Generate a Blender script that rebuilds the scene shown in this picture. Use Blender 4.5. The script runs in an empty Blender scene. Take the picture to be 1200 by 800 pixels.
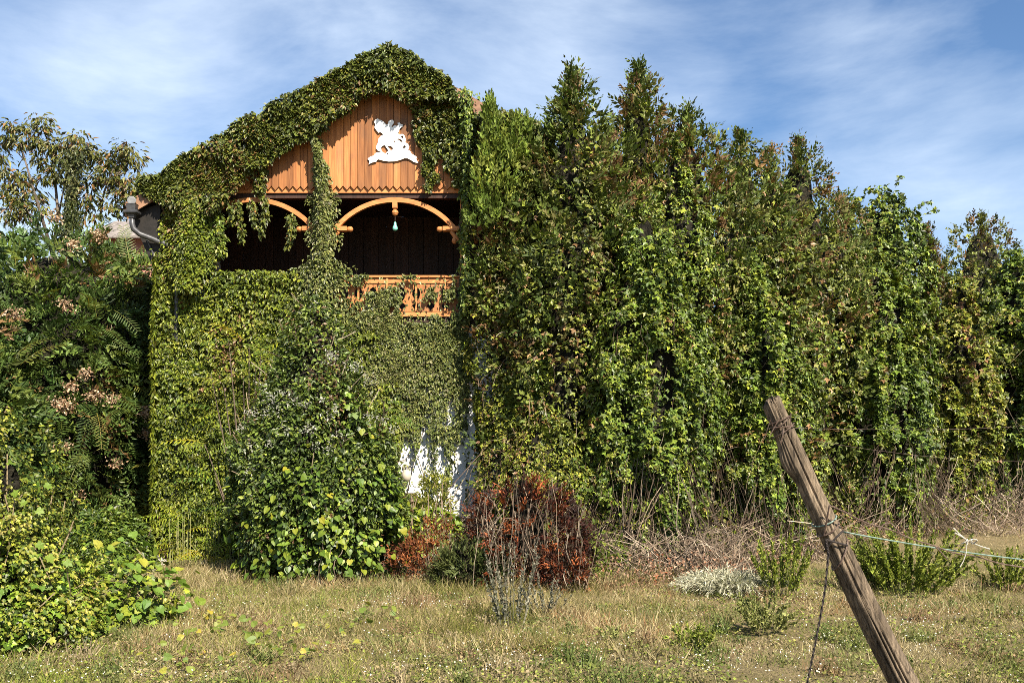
import bpy, math, random
import numpy as np
from mathutils import Vector

random.seed(5)
rng = np.random.default_rng(11)
S = bpy.context.scene
COL = S.collection

# ------------------------------------------------------------------ camera, sky, sun, exposure
EYE = 2.54            # eye height above the ground at the house
F = 1167.0            # focal length in photo pixels (photo 1200 x 800, horizon at row 520)
HOR = 520.0
cam_d = bpy.data.cameras.new('camera')
cam_d.sensor_width = 36.0
cam_d.lens = 36.0 * F / 1200.0
cam_d.shift_y = (HOR - 400.0) / 1200.0
cam_d.clip_start = 0.1
cam_d.clip_end = 3000
cam = bpy.data.objects.new('camera', cam_d)
COL.objects.link(cam)
cam.location = (0, 0, EYE)
cam.rotation_euler = (math.radians(90), 0, 0)
S.camera = cam

SUN_EL, SUN_AZ = math.radians(42), math.radians(28)     # azimuth: to the right of straight behind the camera
sdir = Vector((math.sin(SUN_AZ) * math.cos(SUN_EL), -math.cos(SUN_AZ) * math.cos(SUN_EL), math.sin(SUN_EL)))
sun_d = bpy.data.lights.new('sun', 'SUN')
sun_d.energy = 5.0
sun_d.angle = math.radians(0.53)
sun_d.color = (1.0, 0.91, 0.76)
sun = bpy.data.objects.new('sun', sun_d)
COL.objects.link(sun)
sun.rotation_euler = (-sdir).to_track_quat('-Z', 'Y').to_euler()
sun.location = (30, -30, 40)

W = bpy.data.worlds.new('World')
S.world = W
W.use_nodes = True
wn, wl = W.node_tree.nodes, W.node_tree.links
wn.clear()
w_out = wn.new('ShaderNodeOutputWorld')
w_bg = wn.new('ShaderNodeBackground')
w_bg.inputs['Strength'].default_value = 0.053
sky = wn.new('ShaderNodeTexSky')
sky.sky_type = 'NISHITA'
sky.sun_disc = False
sky.sun_elevation = SUN_EL
sky.sun_rotation = math.atan2(sdir.x, sdir.y)
sky.air_density = 1.0
sky.dust_density = 0.3
sky.ozone_density = 3.2
w_tc = wn.new('ShaderNodeTexCoord')
w_map = wn.new('ShaderNodeMapping')
w_map.inputs['Rotation'].default_value = (0, math.radians(-40), 0)
w_map.inputs['Scale'].default_value = (1.5, 2.0, 4.6)
w_n1 = wn.new('ShaderNodeTexNoise')
w_n1.inputs['Scale'].default_value = 2.1
w_n1.inputs['Detail'].default_value = 7
w_n1.inputs['Roughness'].default_value = 0.6
w_n1.inputs['Distortion'].default_value = 0.25
w_n2 = wn.new('ShaderNodeTexNoise')
w_n2.inputs['Scale'].default_value = 3.0
w_n2.inputs['Detail'].default_value = 4
w_mul = wn.new('ShaderNodeMath'); w_mul.operation = 'MULTIPLY'
w_rmp = wn.new('ShaderNodeMapRange')
w_rmp.inputs['From Min'].default_value = 0.165
w_rmp.inputs['From Max'].default_value = 0.44
w_rmp.inputs['To Min'].default_value = 0.0
w_rmp.inputs['To Max'].default_value = 0.72
w_tint = wn.new('ShaderNodeVectorMath'); w_tint.operation = 'MULTIPLY'; w_tint.inputs[1].default_value = (0.90, 1.04, 1.16)
w_mix = wn.new('ShaderNodeMixRGB')
w_mix.inputs['Color2'].default_value = (8.2, 9.3, 10.6, 1)
wl.new(w_tc.outputs['Generated'], w_map.inputs['Vector'])
wl.new(w_map.outputs['Vector'], w_n1.inputs['Vector'])
wl.new(w_tc.outputs['Generated'], w_n2.inputs['Vector'])
wl.new(w_n1.outputs['Fac'], w_mul.inputs[0])
wl.new(w_n2.outputs['Fac'], w_mul.inputs[1])
wl.new(w_mul.outputs[0], w_rmp.inputs['Value'])
wl.new(w_rmp.outputs['Result'], w_mix.inputs['Fac'])
wl.new(sky.outputs['Color'], w_tint.inputs[0]); wl.new(w_tint.outputs['Vector'], w_mix.inputs['Color1'])
wl.new(w_mix.outputs['Color'], w_bg.inputs['Color'])
wl.new(w_bg.outputs['Background'], w_out.inputs['Surface'])

S.view_settings.view_transform = 'Standard'
S.view_settings.look = 'None'
S.view_settings.gamma = 1.0
S.view_settings.exposure = 1.32
S.cycles.use_denoising = False
S.cycles.filter_width = 0.85
S.cycles.max_bounces = 5
S.cycles.diffuse_bounces = 1
S.cycles.transmission_bounces = 3

# ------------------------------------------------------------------ helpers
def pt(px, py, Y):
    """world point at depth Y seen at photo pixel px, py (used to measure positions off the photograph)"""
    return Vector(((px - 600.0) * Y / F, Y, EYE + (HOR - py) * Y / F))

def ptn(px, py, Y):
    px = np.asarray(px, float); py = np.asarray(py, float); Y = np.broadcast_to(np.asarray(Y, float), px.shape)
    return np.stack([(px - 600.0) * Y / F, Y, EYE + (HOR - py) * Y / F], 1)

def _hash(ix, iy, iz, seed):
    h = (ix.astype(np.int64) * 374761393 + iy.astype(np.int64) * 668265263 + iz.astype(np.int64) * 2147483647 + seed * 974711) & 0xffffffff
    h = ((h ^ (h >> 13)) * 1274126177) & 0xffffffff
    h = ((h ^ (h >> 16)) * 2246822519) & 0xffffffff
    return ((h ^ (h >> 15)) & 0xffffff) / float(0xffffff)

def vnoise(Pn, seed=0):
    Pn = np.asarray(Pn, float)
    i = np.floor(Pn).astype(np.int64); f = Pn - i
    f = f * f * (3 - 2 * f)
    r = 0
    for dx in (0, 1):
        wx = f[:, 0] if dx else 1 - f[:, 0]
        for dy in (0, 1):
            wy = f[:, 1] if dy else 1 - f[:, 1]
            for dz in (0, 1):
                wz = f[:, 2] if dz else 1 - f[:, 2]
                r = r + wx * wy * wz * _hash(i[:, 0] + dx, i[:, 1] + dy, i[:, 2] + dz, seed)
    return r

def fbm(Pn, seed=0, o=3):
    r = 0; a = 0.5; t = 0
    for k in range(o):
        r = r + a * vnoise(np.asarray(Pn) * 2 ** k, seed + 17 * k); t += a; a *= 0.55
    return r / t

def unit(v):
    return v / np.maximum(np.linalg.norm(v, axis=1, keepdims=True), 1e-9)

def sm(a, b, x):
    t = np.clip((x - a) / (b - a), 0, 1)
    return t * t * (3 - 2 * t)

TRIS = [0]
def np_mesh(name, V, Fc, mat, parent=None, col=None, smooth=False, kind=None):
    V = np.ascontiguousarray(V, dtype=np.float32); Fc = np.ascontiguousarray(Fc, dtype=np.int32)
    me = bpy.data.meshes.new(name)
    n, k = Fc.shape
    me.vertices.add(len(V)); me.vertices.foreach_set('co', V.ravel())
    me.loops.add(n * k); me.loops.foreach_set('vertex_index', Fc.ravel())
    me.polygons.add(n)
    me.polygons.foreach_set('loop_start', np.arange(n, dtype=np.int32) * k)
    if smooth: me.polygons.foreach_set('use_smooth', np.ones(n, dtype=bool))
    else: me.polygons.foreach_set('use_smooth', np.zeros(n, dtype=bool))
    if col is not None:
        at = me.attributes.new('Col', 'FLOAT_COLOR', 'POINT')
        c4 = np.ones((len(V), 4), np.float32); c4[:, :3] = col
        at.data.foreach_set('color', c4.ravel())
    me.materials.append(mat)
    me.update(calc_edges=True)
    o = bpy.data.objects.new(name, me)
    COL.objects.link(o)
    if parent: o.parent = parent
    if kind: o['kind'] = kind
    TRIS[0] += n * (k - 2)
    return o

def thing(name, label, cat, loc=(0, 0, 0), group=None):
    o = bpy.data.objects.new(name, None)
    COL.objects.link(o)
    o.location = loc
    o['label'] = label; o['category'] = cat
    if group: o['group'] = group
    o.empty_display_size = 0.2
    return o

def tag(o, label, cat, group=None):
    o['label'] = label; o['category'] = cat
    if group: o['group'] = group
    return o

def off(t):
    return np.array(t.location[:], float)

# simple solids collected into one mesh
class MB:
    def __init__(s): s.v = []; s.f = []
    def add(s, v, f):
        b = len(s.v); s.v += [tuple(p) for p in v]; s.f += [tuple(i + b for i in q) for q in f]
        return s
    def box(s, x0, x1, y0, y1, z0, z1):
        v = [(x0, y0, z0), (x1, y0, z0), (x1, y1, z0), (x0, y1, z0), (x0, y0, z1), (x1, y0, z1), (x1, y1, z1), (x0, y1, z1)]
        return s.add(v, [(3, 2, 1, 0), (4, 5, 6, 7), (0, 1, 5, 4), (1, 2, 6, 5), (2, 3, 7, 6), (3, 0, 4, 7)])
    def prism(s, poly, y0, y1):
        """poly: (x, z) counter-clockwise as seen from -Y; extruded from y0 (front) to y1"""
        n = len(poly)
        v = [(x, y0, z) for x, z in poly] + [(x, y1, z) for x, z in poly]
        f = [tuple(range(n)), tuple(range(2 * n - 1, n - 1, -1))]
        f += [((i + 1) % n, i, n + i, n + (i + 1) % n) for i in range(n)]
        return s.add(v, f)
    def lathe(s, c, prof, seg=12, axis='z'):
        v = []; f = []
        for r, h in prof:
            for k in range(seg):
                a = 2 * math.pi * k / seg
                d = (r * math.cos(a), r * math.sin(a), h) if axis == 'z' else ((h, r * math.cos(a), r * math.sin(a)) if axis == 'x' else (r * math.cos(a), h, r * math.sin(a)))
                v.append((c[0] + d[0], c[1] + d[1], c[2] + d[2]))
        for i in range(len(prof) - 1):
            for k in range(seg):
                f.append((i * seg + k, i * seg + (k + 1) % seg, (i + 1) * seg + (k + 1) % seg, (i + 1) * seg + k))
        f.append(tuple(range(seg - 1, -1, -1))); f.append(tuple((len(prof) - 1) * seg + k for k in range(seg)))
        return s.add(v, f)
    def tube(s, pts, rad, seg=6):
        pts = [Vector(p) for p in pts]; n = len(pts)
        if not hasattr(rad, '__len__'): rad = [rad] * n
        v = []; f = []; up = Vector((0.31, 0.2, 0.93))
        for i, p in enumerate(pts):
            t = (pts[min(i + 1, n - 1)] - pts[max(i - 1, 0)]).normalized()
            a = t.cross(up)
            if a.length < 1e-3: a = t.cross(Vector((1, 0, 0)))
            a.normalize(); b = t.cross(a)
            for k in range(seg):
                w = 2 * math.pi * k / seg
                v.append(p + (a * math.cos(w) + b * math.sin(w)) * rad[i])
        for i in range(n - 1):
            for k in range(seg):
                f.append((i * seg + k, i * seg + (k + 1) % seg, (i + 1) * seg + (k + 1) % seg, (i + 1) * seg + k))
        f.append(tuple(range(seg - 1, -1, -1))); f.append(tuple((n - 1) * seg + k for k in range(seg)))
        return s.add(v, f)
    def build(s, name, mat, parent=None, smooth=False, bevel=0, origin=(0, 0, 0)):
        me = bpy.data.meshes.new(name)
        ox, oy, oz = origin
        me.from_pydata([(x - ox, y - oy, z - oz) for x, y, z in s.v], [], s.f)
        me.materials.append(mat)
        if smooth:
            for p in me.polygons: p.use_smooth = True
        me.update()
        o = bpy.data.objects.new(name, me); COL.objects.link(o)
        if parent: o.parent = parent
        if bevel:
            m = o.modifiers.new('bevel', 'BEVEL'); m.width = bevel; m.segments = 1; m.limit_method = 'ANGLE'
        TRIS[0] += sum(len(f) - 2 for f in s.f)
        return o

# ------------------------------------------------------------------ materials
def new_mat(name):
    m = bpy.data.materials.new(name); m.use_nodes = True
    nt = m.node_tree; nt.nodes.clear()
    out = nt.nodes.new('ShaderNodeOutputMaterial')
    return m, nt, nt.nodes, nt.links, out

def leaf_mat(name, rough=0.48, transl=0.12, spec=0.4, obj_random=False):
    m, nt, N, L, out = new_mat(name)
    at = N.new('ShaderNodeAttribute'); at.attribute_name = 'Col'
    tc = N.new('ShaderNodeTexCoord')
    nz = N.new('ShaderNodeTexNoise'); nz.inputs['Scale'].default_value = 28 if not obj_random else 14; nz.inputs['Detail'].default_value = 2
    L.new(tc.outputs['Object'], nz.inputs['Vector'])
    mr = N.new('ShaderNodeMapRange'); mr.inputs['To Min'].default_value = 0.72; mr.inputs['To Max'].default_value = 1.28
    mr.inputs['From Min'].default_value = 0.3; mr.inputs['From Max'].default_value = 0.7
    L.new(nz.outputs['Fac'], mr.inputs['Value'])
    mul = N.new('ShaderNodeVectorMath'); mul.operation = 'SCALE'
    L.new(at.outputs['Color'], mul.inputs[0]); L.new(mr.outputs['Result'], mul.inputs['Scale'])
    src = mul.outputs['Vector']
    if obj_random:
        oi = N.new('ShaderNodeObjectInfo')
        rp = N.new('ShaderNodeValToRGB')
        rp.color_ramp.elements[0].position = 0.0; rp.color_ramp.elements[0].color = (0.62, 0.8, 0.8, 1)
        rp.color_ramp.elements[1].position = 0.55; rp.color_ramp.elements[1].color = (1.1, 1.1, 1, 1)
        e = rp.color_ramp.elements.new(0.85); e.color = (1.5, 1.25, 1, 1)
        e = rp.color_ramp.elements.new(1.0); e.color = (2.3, 1.45, 1.1, 1)
        L.new(oi.outputs['Random'], rp.inputs['Fac'])
        mu = N.new('ShaderNodeVectorMath'); mu.operation = 'MULTIPLY'
        L.new(src, mu.inputs[0]); L.new(rp.outputs['Color'], mu.inputs[1]); src = mu.outputs['Vector']
    b = N.new('ShaderNodeBsdfPrincipled')
    b.inputs['Roughness'].default_value = rough
    b.inputs['Specular IOR Level'].default_value = spec
    L.new(src, b.inputs['Base Color'])
    t = N.new('ShaderNodeBsdfTranslucent')
    tm = N.new('ShaderNodeVectorMath'); tm.operation = 'MULTIPLY'; tm.inputs[1].default_value = (1.25, 1.35, 0.6)
    L.new(src, tm.inputs[0]); L.new(tm.outputs['Vector'], t.inputs['Color'])
    mx = N.new('ShaderNodeMixShader'); mx.inputs['Fac'].default_value = transl
    L.new(b.outputs[0], mx.inputs[1]); L.new(t.outputs[0], mx.inputs[2]); L.new(mx.outputs[0], out.inputs['Surface'])
    return m

def wood_mat(name, c1, c2, scale=(14, 14, 1.2), rough=0.6, objvar=0.35, bump=0.35, weather=None):
    m, nt, N, L, out = new_mat(name)
    tc = N.new('ShaderNodeTexCoord'); oi = N.new('ShaderNodeObjectInfo')
    ad = N.new('ShaderNodeVectorMath'); ad.operation = 'MULTIPLY_ADD'
    L.new(oi.outputs['Random'], ad.inputs[0]); ad.inputs[1].default_value = (31.7, 17.3, 53.1)
    L.new(tc.outputs['Object'], ad.inputs[2])
    mp = N.new('ShaderNodeMapping'); mp.inputs['Scale'].default_value = scale
    L.new(ad.outputs['Vector'], mp.inputs['Vector'])
    n1 = N.new('ShaderNodeTexNoise'); n1.inputs['Scale'].default_value = 1.0; n1.inputs['Detail'].default_value = 6; n1.inputs['Roughness'].default_value = 0.65; n1.inputs['Distortion'].default_value = 0.6
    L.new(mp.outputs['Vector'], n1.inputs['Vector'])
    rp = N.new('ShaderNodeValToRGB')
    rp.color_ramp.elements[0].position = 0.30; rp.color_ramp.elements[0].color = (*c1, 1)
    rp.color_ramp.elements[1].position = 0.68; rp.color_ramp.elements[1].color = (*c2, 1)
    L.new(n1.outputs['Fac'], rp.inputs['Fac'])
    src = rp.outputs['Color']
    if weather:
        n2 = N.new('ShaderNodeTexNoise'); n2.inputs['Scale'].default_value = 1.3; n2.inputs['Detail'].default_value = 5
        L.new(ad.outputs['Vector'], n2.inputs['Vector'])
        r2 = N.new('ShaderNodeMapRange'); r2.inputs['From Min'].default_value = 0.52; r2.inputs['From Max'].default_value = 0.72; r2.inputs['To Max'].default_value = 0.65
        L.new(n2.outputs['Fac'], r2.inputs['Value'])
        mw = N.new('ShaderNodeMixRGB'); mw.inputs['Color2'].default_value = (*weather, 1)
        L.new(r2.outputs['Result'], mw.inputs['Fac']); L.new(src, mw.inputs['Color1']); src = mw.outputs['Color']
    mr = N.new('ShaderNodeMapRange'); mr.inputs['To Min'].default_value = 1 - objvar; mr.inputs['To Max'].default_value = 1 + objvar * 0.6
    L.new(oi.outputs['Random'], mr.inputs['Value'])
    sc = N.new('ShaderNodeVectorMath'); sc.operation = 'SCALE'
    L.new(src, sc.inputs[0]); L.new(mr.outputs['Result'], sc.inputs['Scale'])
    b = N.new('ShaderNodeBsdfPrincipled'); b.inputs['Roughness'].default_value = rough
    b.inputs['Specular IOR Level'].default_value = 0.3
    L.new(sc.outputs['Vector'], b.inputs['Base Color'])
    bp = N.new('ShaderNodeBump'); bp.inputs['Strength'].default_value = bump; bp.inputs['Distance'].default_value = 0.01
    L.new(n1.outputs['Fac'], bp.inputs['Height']); L.new(bp.outputs['Normal'], b.inputs['Normal'])
    L.new(b.outputs[0], out.inputs['Surface'])
    return m

def noise_mat(name, c1, c2, scale=5, rough=0.85, detail=6, bump=0.3, dist=0.02, spec=0.2, lo=0.35, hi=0.65, metal=0):
    m, nt, N, L, out = new_mat(name)
    tc = N.new('ShaderNodeTexCoord')
    n1 = N.new('ShaderNodeTexNoise'); n1.inputs['Scale'].default_value = scale; n1.inputs['Detail'].default_value = detail; n1.inputs['Roughness'].default_value = 0.65
    L.new(tc.outputs['Object'], n1.inputs['Vector'])
    rp = N.new('ShaderNodeValToRGB')
    rp.color_ramp.elements[0].position = lo; rp.color_ramp.elements[0].color = (*c1, 1)
    rp.color_ramp.elements[1].position = hi; rp.color_ramp.elements[1].color = (*c2, 1)
    L.new(n1.outputs['Fac'], rp.inputs['Fac'])
    b = N.new('ShaderNodeBsdfPrincipled'); b.inputs['Roughness'].default_value = rough; b.inputs['Specular IOR Level'].default_value = spec
    b.inputs['Metallic'].default_value = metal
    L.new(rp.outputs['Color'], b.inputs['Base Color'])
    bp = N.new('ShaderNodeBump'); bp.inputs['Strength'].default_value = bump; bp.inputs['Distance'].default_value = dist
    L.new(n1.outputs['Fac'], bp.inputs['Height']); L.new(bp.outputs['Normal'], b.inputs['Normal'])
    L.new(b.outputs[0], out.inputs['Surface'])
    return m

M_leaf = leaf_mat('leaf_green')
M_gloss = leaf_mat('leaf_glossy', rough=0.46, spec=0.45, transl=0.12)
M_leafobj = leaf_mat('leaf_single', rough=0.52, spec=0.35, transl=0.28, obj_random=True)
M_needle = leaf_mat('conifer_spray', rough=0.6, transl=0.15, spec=0.25)
M_dry = leaf_mat('dry_stalks', rough=0.75, transl=0.15, spec=0.15)
M_grass = leaf_mat('grass_blades', rough=0.6, transl=0.25, spec=0.2)
M_twig = noise_mat('twig_bark', (0.05, 0.035, 0.025), (0.16, 0.12, 0.09), scale=18)
M_bark = noise_mat('tree_bark', (0.06, 0.045, 0.035), (0.20, 0.16, 0.13), scale=9, bump=0.6)
M_inner = noise_mat('light_block_dark', (0.008, 0.007, 0.005), (0.03, 0.026, 0.015), scale=14, bump=1.0, dist=0.1)  # near-black colour of the added hulls, makes the leaf gaps read dark
M_plank = wood_mat('stained_planks', (0.235, 0.082, 0.026), (0.50, 0.205, 0.066), scale=(16, 16, 0.9), weather=(0.17, 0.095, 0.055), objvar=0.46)
M_trim = wood_mat('stained_trim', (0.34, 0.12, 0.035), (0.60, 0.25, 0.085), scale=(3, 14, 14), objvar=0.12)
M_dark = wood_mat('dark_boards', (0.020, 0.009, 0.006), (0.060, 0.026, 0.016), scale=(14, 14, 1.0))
M_soffit_shade = wood_mat('shade_dark_soffit', (0.007, 0.006, 0.005), (0.018, 0.015, 0.013), scale=(10, 2, 10))  # dark wood taken near black: shade under the eave put into the colour
M_plaster = noise_mat('white_plaster', (0.62, 0.61, 0.57), (0.82, 0.81, 0.78), scale=2.2, rough=0.9, bump=0.15)
M_white = noise_mat('white_paint', (0.80, 0.80, 0.79), (0.86, 0.86, 0.85), scale=6, rough=0.5, bump=0.03)
M_roof = noise_mat('roof_tiles', (0.12, 0.06, 0.045), (0.22, 0.12, 0.09), scale=7)
M_verge = wood_mat('verge_timber', (0.17, 0.085, 0.05), (0.30, 0.17, 0.10), scale=(3, 14, 8), objvar=0.1)
M_zinc = noise_mat('zinc_pipe', (0.045, 0.045, 0.048), (0.09, 0.09, 0.094), scale=9, rough=0.45, bump=0.06, metal=0.4, spec=0.4)
M_zincl = noise_mat('zinc_cap', (0.14, 0.14, 0.145), (0.24, 0.24, 0.24), scale=9, rough=0.45, bump=0.05, spec=0.4)
M_glass, _nt, _N, _L, _o = new_mat('green_glass')
_b = _N.new('ShaderNodeBsdfPrincipled'); _b.inputs['Base Color'].default_value = (0.20, 0.55, 0.45, 1); _b.inputs['Roughness'].default_value = 0.15
_L.new(_b.outputs[0], _o.inputs['Surface'])
M_pane, _nt, _N, _L, _o = new_mat('dark_window_glass')
_b = _N.new('ShaderNodeBsdfPrincipled'); _b.inputs['Base Color'].default_value = (0.012, 0.014, 0.015, 1); _b.inputs['Roughness'].default_value = 0.08
_L.new(_b.outputs[0], _o.inputs['Surface'])
M_lamp = noise_mat('lamp_glass', (0.42, 0.37, 0.29), (0.50, 0.45, 0.36), scale=4, rough=0.3, bump=0.0, spec=0.5)
M_wire = noise_mat('rusty_wire', (0.06, 0.035, 0.025), (0.14, 0.10, 0.08), scale=60, rough=0.6, bump=0.1)
M_greenwire = noise_mat('green_wire', (0.07, 0.12, 0.10), (0.20, 0.27, 0.23), scale=60, rough=0.45, bump=0.05)
M_rope = noise_mat('black_rope', (0.015, 0.012, 0.012), (0.05, 0.04, 0.035), scale=80, rough=0.8, bump=0.4, dist=0.003)
M_twine = noise_mat('white_twine', (0.30, 0.28, 0.23), (0.48, 0.45, 0.39), scale=90, rough=0.8, bump=0.2, dist=0.002)
M_brickp = noise_mat('pink_render', (0.36, 0.14, 0.10), (0.52, 0.26, 0.20), scale=3, rough=0.9)
M_greytile = noise_mat('grey_tiles', (0.14, 0.12, 0.11), (0.26, 0.23, 0.21), scale=5, rough=0.8)
M_stone = noise_mat('pale_stone', (0.25, 0.22, 0.18), (0.45, 0.41, 0.35), scale=6, rough=0.9)

# ------------------------------------------------------------------ leaves
def mk_kite(w=0.28, fold=0.09, tip=-0.08):
    return (np.array([(0, 0, 0), (-w, .42, fold), (0, 1, tip), (w, .42, fold)], float), np.array([(0, 3, 2), (0, 2, 1)]))

def mk_palm(angles, lens, w=0.24, fold=0.06, droop=-0.12):
    V = []; Fs = []
    for a, l in zip(angles, lens):
        a = math.radians(a); c, s = math.cos(a), math.sin(a)
        b = len(V)
        for x, y, z in ((0, 0.02, 0), (-w, .5, fold), (0, 1, droop), (w, .5, fold)):
            x *= l; y *= l; z *= l
            V.append((x * c + y * s, -x * s + y * c, z))
        Fs += [(b, b + 3, b + 2), (b, b + 2, b + 1)]
    return np.array(V, float), np.array(Fs)

def mk_fan(outline, cup=0.10):
    V = [(0, 0.35, 0)] + [(x, y, cup * abs(x) - 0.08 * y * y) for x, y in outline]
    n = len(outline)
    return np.array(V, float), np.array([(0, 1 + i, 1 + (i + 1) % n) for i in range(n)][::-1])

KITE = mk_kite()
KITEW = mk_kite(0.36, 0.07)
NEEDLE = mk_kite(0.16, 0.04, 0.0)
TUFT = mk_kite(0.24, 0.06, 0.0)
BLADE = mk_kite(0.035, 0.01, -0.18)
PALM3 = (np.array([(0, 0, 0), (.62, .50, -.06), (.24, .56, .09), (0, 1, -.12), (-.24, .56, .09), (-.62, .50, -.06)], float) * np.array([1.08, 1.05, 1]), np.array([(0, 1, 2), (0, 2, 3), (0, 3, 4), (0, 4, 5)]))
def mk_blade(w, bend=-.12): return (np.array([(-w * .8, 0, 0), (w * .8, 0, 0), (0, 1, bend)], float), np.array([(0, 1, 2)]))
PALM5 = mk_palm((-95, -48, 0, 48, 95), (.65, .9, 1, .9, .65), 0.2)
HEART = mk_fan([(0, .02), (.22, -.10), (.44, .08), (.46, .36), (.26, .72), (0, 1.0), (-.26, .72), (-.46, .36), (-.44, .08), (-.22, -.10)], 0.16)
LOBED = mk_fan([(0, .03), (.25, -.06), (.50, .12), (.36, .34), (.52, .62), (.24, .62), (0, 1.0), (-.24, .62), (-.52, .62), (-.36, .34), (-.50, .12), (-.25, -.06)], 0.14)

class Buf:
    """collects many leaf-sized faces as one mesh"""
    def __init__(s): s.V = []; s.F = []; s.C = []; s.n = 0
    def leaves(s, P, T, N, size, tm, col):
        n = len(P)
        if n == 0: return s
        tv, tf = tm
        T = unit(T); N = unit(N - (N * T).sum(1, keepdims=True) * T); B = np.cross(T, N)
        size = np.broadcast_to(np.asarray(size, float), (n,))[:, None, None]
        V = P[:, None, :] + size * (tv[None, :, 0:1] * B[:, None, :] + tv[None, :, 1:2] * T[:, None, :] + tv[None, :, 2:3] * N[:, None, :])
        k = len(tv)
        Fc = tf[None] + (np.arange(n) * k)[:, None, None] + s.n
        s.V.append(V.reshape(-1, 3)); s.F.append(Fc.reshape(-1, 3))
        s.C.append(np.repeat(np.broadcast_to(col, (n, 3)), k, 0)); s.n += n * k
        return s
    def stems(s, paths, rad, col):
        """paths (M, K, 3); three-sided tapering stems"""
        Mn, K, _ = paths.shape
        if Mn == 0: return s
        rad = np.broadcast_to(np.asarray(rad, float), (Mn, K))
        t = np.gradient(paths, axis=1); t = t / np.maximum(np.linalg.norm(t, axis=2, keepdims=True), 1e-9)
        ref = np.array([0.83, 0.35, 0.43])
        a = np.cross(t, ref); a /= np.maximum(np.linalg.norm(a, axis=2, keepdims=True), 1e-9)
        b = np.cross(t, a)
        ring = []
        for q in range(3):
            w = 2 * math.pi * q / 3
            ring.append(paths + rad[:, :, None] * (math.cos(w) * a + math.sin(w) * b))
        V = np.stack(ring, 2).reshape(-1, 3)
        base = (np.arange(Mn) * K * 3)[:, None, None] + (np.arange(K - 1) * 3)[None, :, None]
        Fs = []
        for q in range(3):
            q2 = (q + 1) % 3
            Fs.append(np.concatenate([base + q, base + q2, base + 3 + q2], 2)); Fs.append(np.concatenate([base + q, base + 3 + q2, base + 3 + q], 2))
        Fc = np.stack(Fs, 2).reshape(-1, 3) + s.n
        s.V.append(V); s.F.append(Fc); s.C.append(np.repeat(np.broadcast_to(col, (Mn, 3)), K * 3, 0)); s.n += len(V)
        return s
    def build(s, name, mat, parent=None, kind='stuff'):
        V = np.concatenate(s.V)
        if parent: V = V - off(parent)
        return np_mesh(name, V, np.concatenate(s.F), mat, parent, np.concatenate(s.C), kind=kind)

def palette(P, cols, weights, seed=0, scale=1.2, spread=0.55, lum=0.25):
    """own leaf colours: every leaf picks from the list, neighbours tending to the same pick"""
    n = len(P)
    u = (1 - spread) * (0.5 + 1.6 * (fbm(P * scale, seed) - 0.5)) + spread * rng.random(n)
    u = np.clip(u, 0, .9999)
    cw = np.cumsum(weights) / np.sum(weights)
    idx = np.searchsorted(cw, np.argsort(np.argsort(u)) / n * .9999)
    c = np.array(cols, float)[idx]
    g_ = c[:, 1] > c[:, 0]
    c[g_] *= np.array([1.36, 1.20, .78])
    return c * (0.93 + 1.45 * lum * rng.standard_normal((n, 1))).clip(0.32, 1.65)

def rnd(n, s=1.0): return rng.standard_normal((n, 3)) * s

# palettes: real leaf colours
G_IVY = ([(0.036, 0.068, 0.0128), (0.052, 0.088, 0.0144), (0.072, 0.112, 0.0176), (0.1, 0.136, 0.0224), (0.136, 0.152, 0.032), (0.152, 0.096, 0.036)], (2, 3, 3, 2, .8, .25))
G_IVYY = ([(0.0408, 0.068, 0.01088), (0.068, 0.102, 0.0136), (0.0952, 0.1292, 0.01768), (0.1224, 0.1496, 0.02176), (0.17, 0.1632, 0.034), (0.1496, 0.0816, 0.034)], (1.5, 3, 3.4, 2, .6, .2))
G_IVYG = ([(0.0444, 0.0666, 0.0222), (0.0666, 0.0925, 0.0333), (0.0962, 0.1184, 0.0444), (0.1258, 0.1406, 0.0666), (0.1628, 0.148, 0.074)], (1.5, 3, 3, 1.5, .4))
G_ROOF = ([(0.03172, 0.05018, 0.01317), (0.04984, 0.07109, 0.0161), (0.07249, 0.09619, 0.02049), (0.1087, 0.1171, 0.02562), (0.1269, 0.07109, 0.02196)], (2, 3, 3, 1.2, .9))
G_VINE = ([(0.03904, 0.0732, 0.01562), (0.06344, 0.1074, 0.01952), (0.09272, 0.1415, 0.0244), (0.1366, 0.1757, 0.02928), (0.2147, 0.2147, 0.0488), (0.1952, 0.1074, 0.04392)], (2, 3, 3, 1.6, .35, .14))
G_VINEY = ([(0.05681, 0.0874, 0.01573), (0.0874, 0.1224, 0.01923), (0.1224, 0.153, 0.02622), (0.1661, 0.1748, 0.03496), (0.2098, 0.1748, 0.05244), (0.1573, 0.07866, 0.03496)], (1.5, 3, 3, 1.8, .7, .7))
G_THUJA = ([(0.03623, 0.0621, 0.01863), (0.05692, 0.08797, 0.02277), (0.0828, 0.1138, 0.03105), (0.1346, 0.1242, 0.0414), (0.1552, 0.08797, 0.03623)], (2, 3, 2.2, 1.5, 1.5))
G_CONV = ([(0.0488, 0.0732, 0.01757), (0.08296, 0.1122, 0.02147), (0.122, 0.1513, 0.02928), (0.1659, 0.1659, 0.03904), (0.1562, 0.08784, 0.03416), (0.2342, 0.1366, 0.05856)], (2, 3, 2.4, 1.6, 1.0, .5))
G_THUJAB = ([(.06, .105, .022), (.09, .14, .03), (.13, .17, .04)], (1, 2, 1))
G_DEAD = ([(.025, .010, .007), (.05, .015, .009), (.12, .030, .012), (.24, .068, .022), (.05, .034, .02)], (2.6, 2.6, 2.0, 1.0, 1.2))
G_DEADO = ([(.13, .04, .015), (.21, .07, .022), (.25, .11, .045), (.17, .11, .06)], (2, 3, 2, 1))
G_AIL = ([(.03, .065, .022), (.045, .085, .028), (.065, .11, .032), (.09, .13, .035), (.16, .09, .035)], (2, 3, 2, 1, .35))
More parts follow.
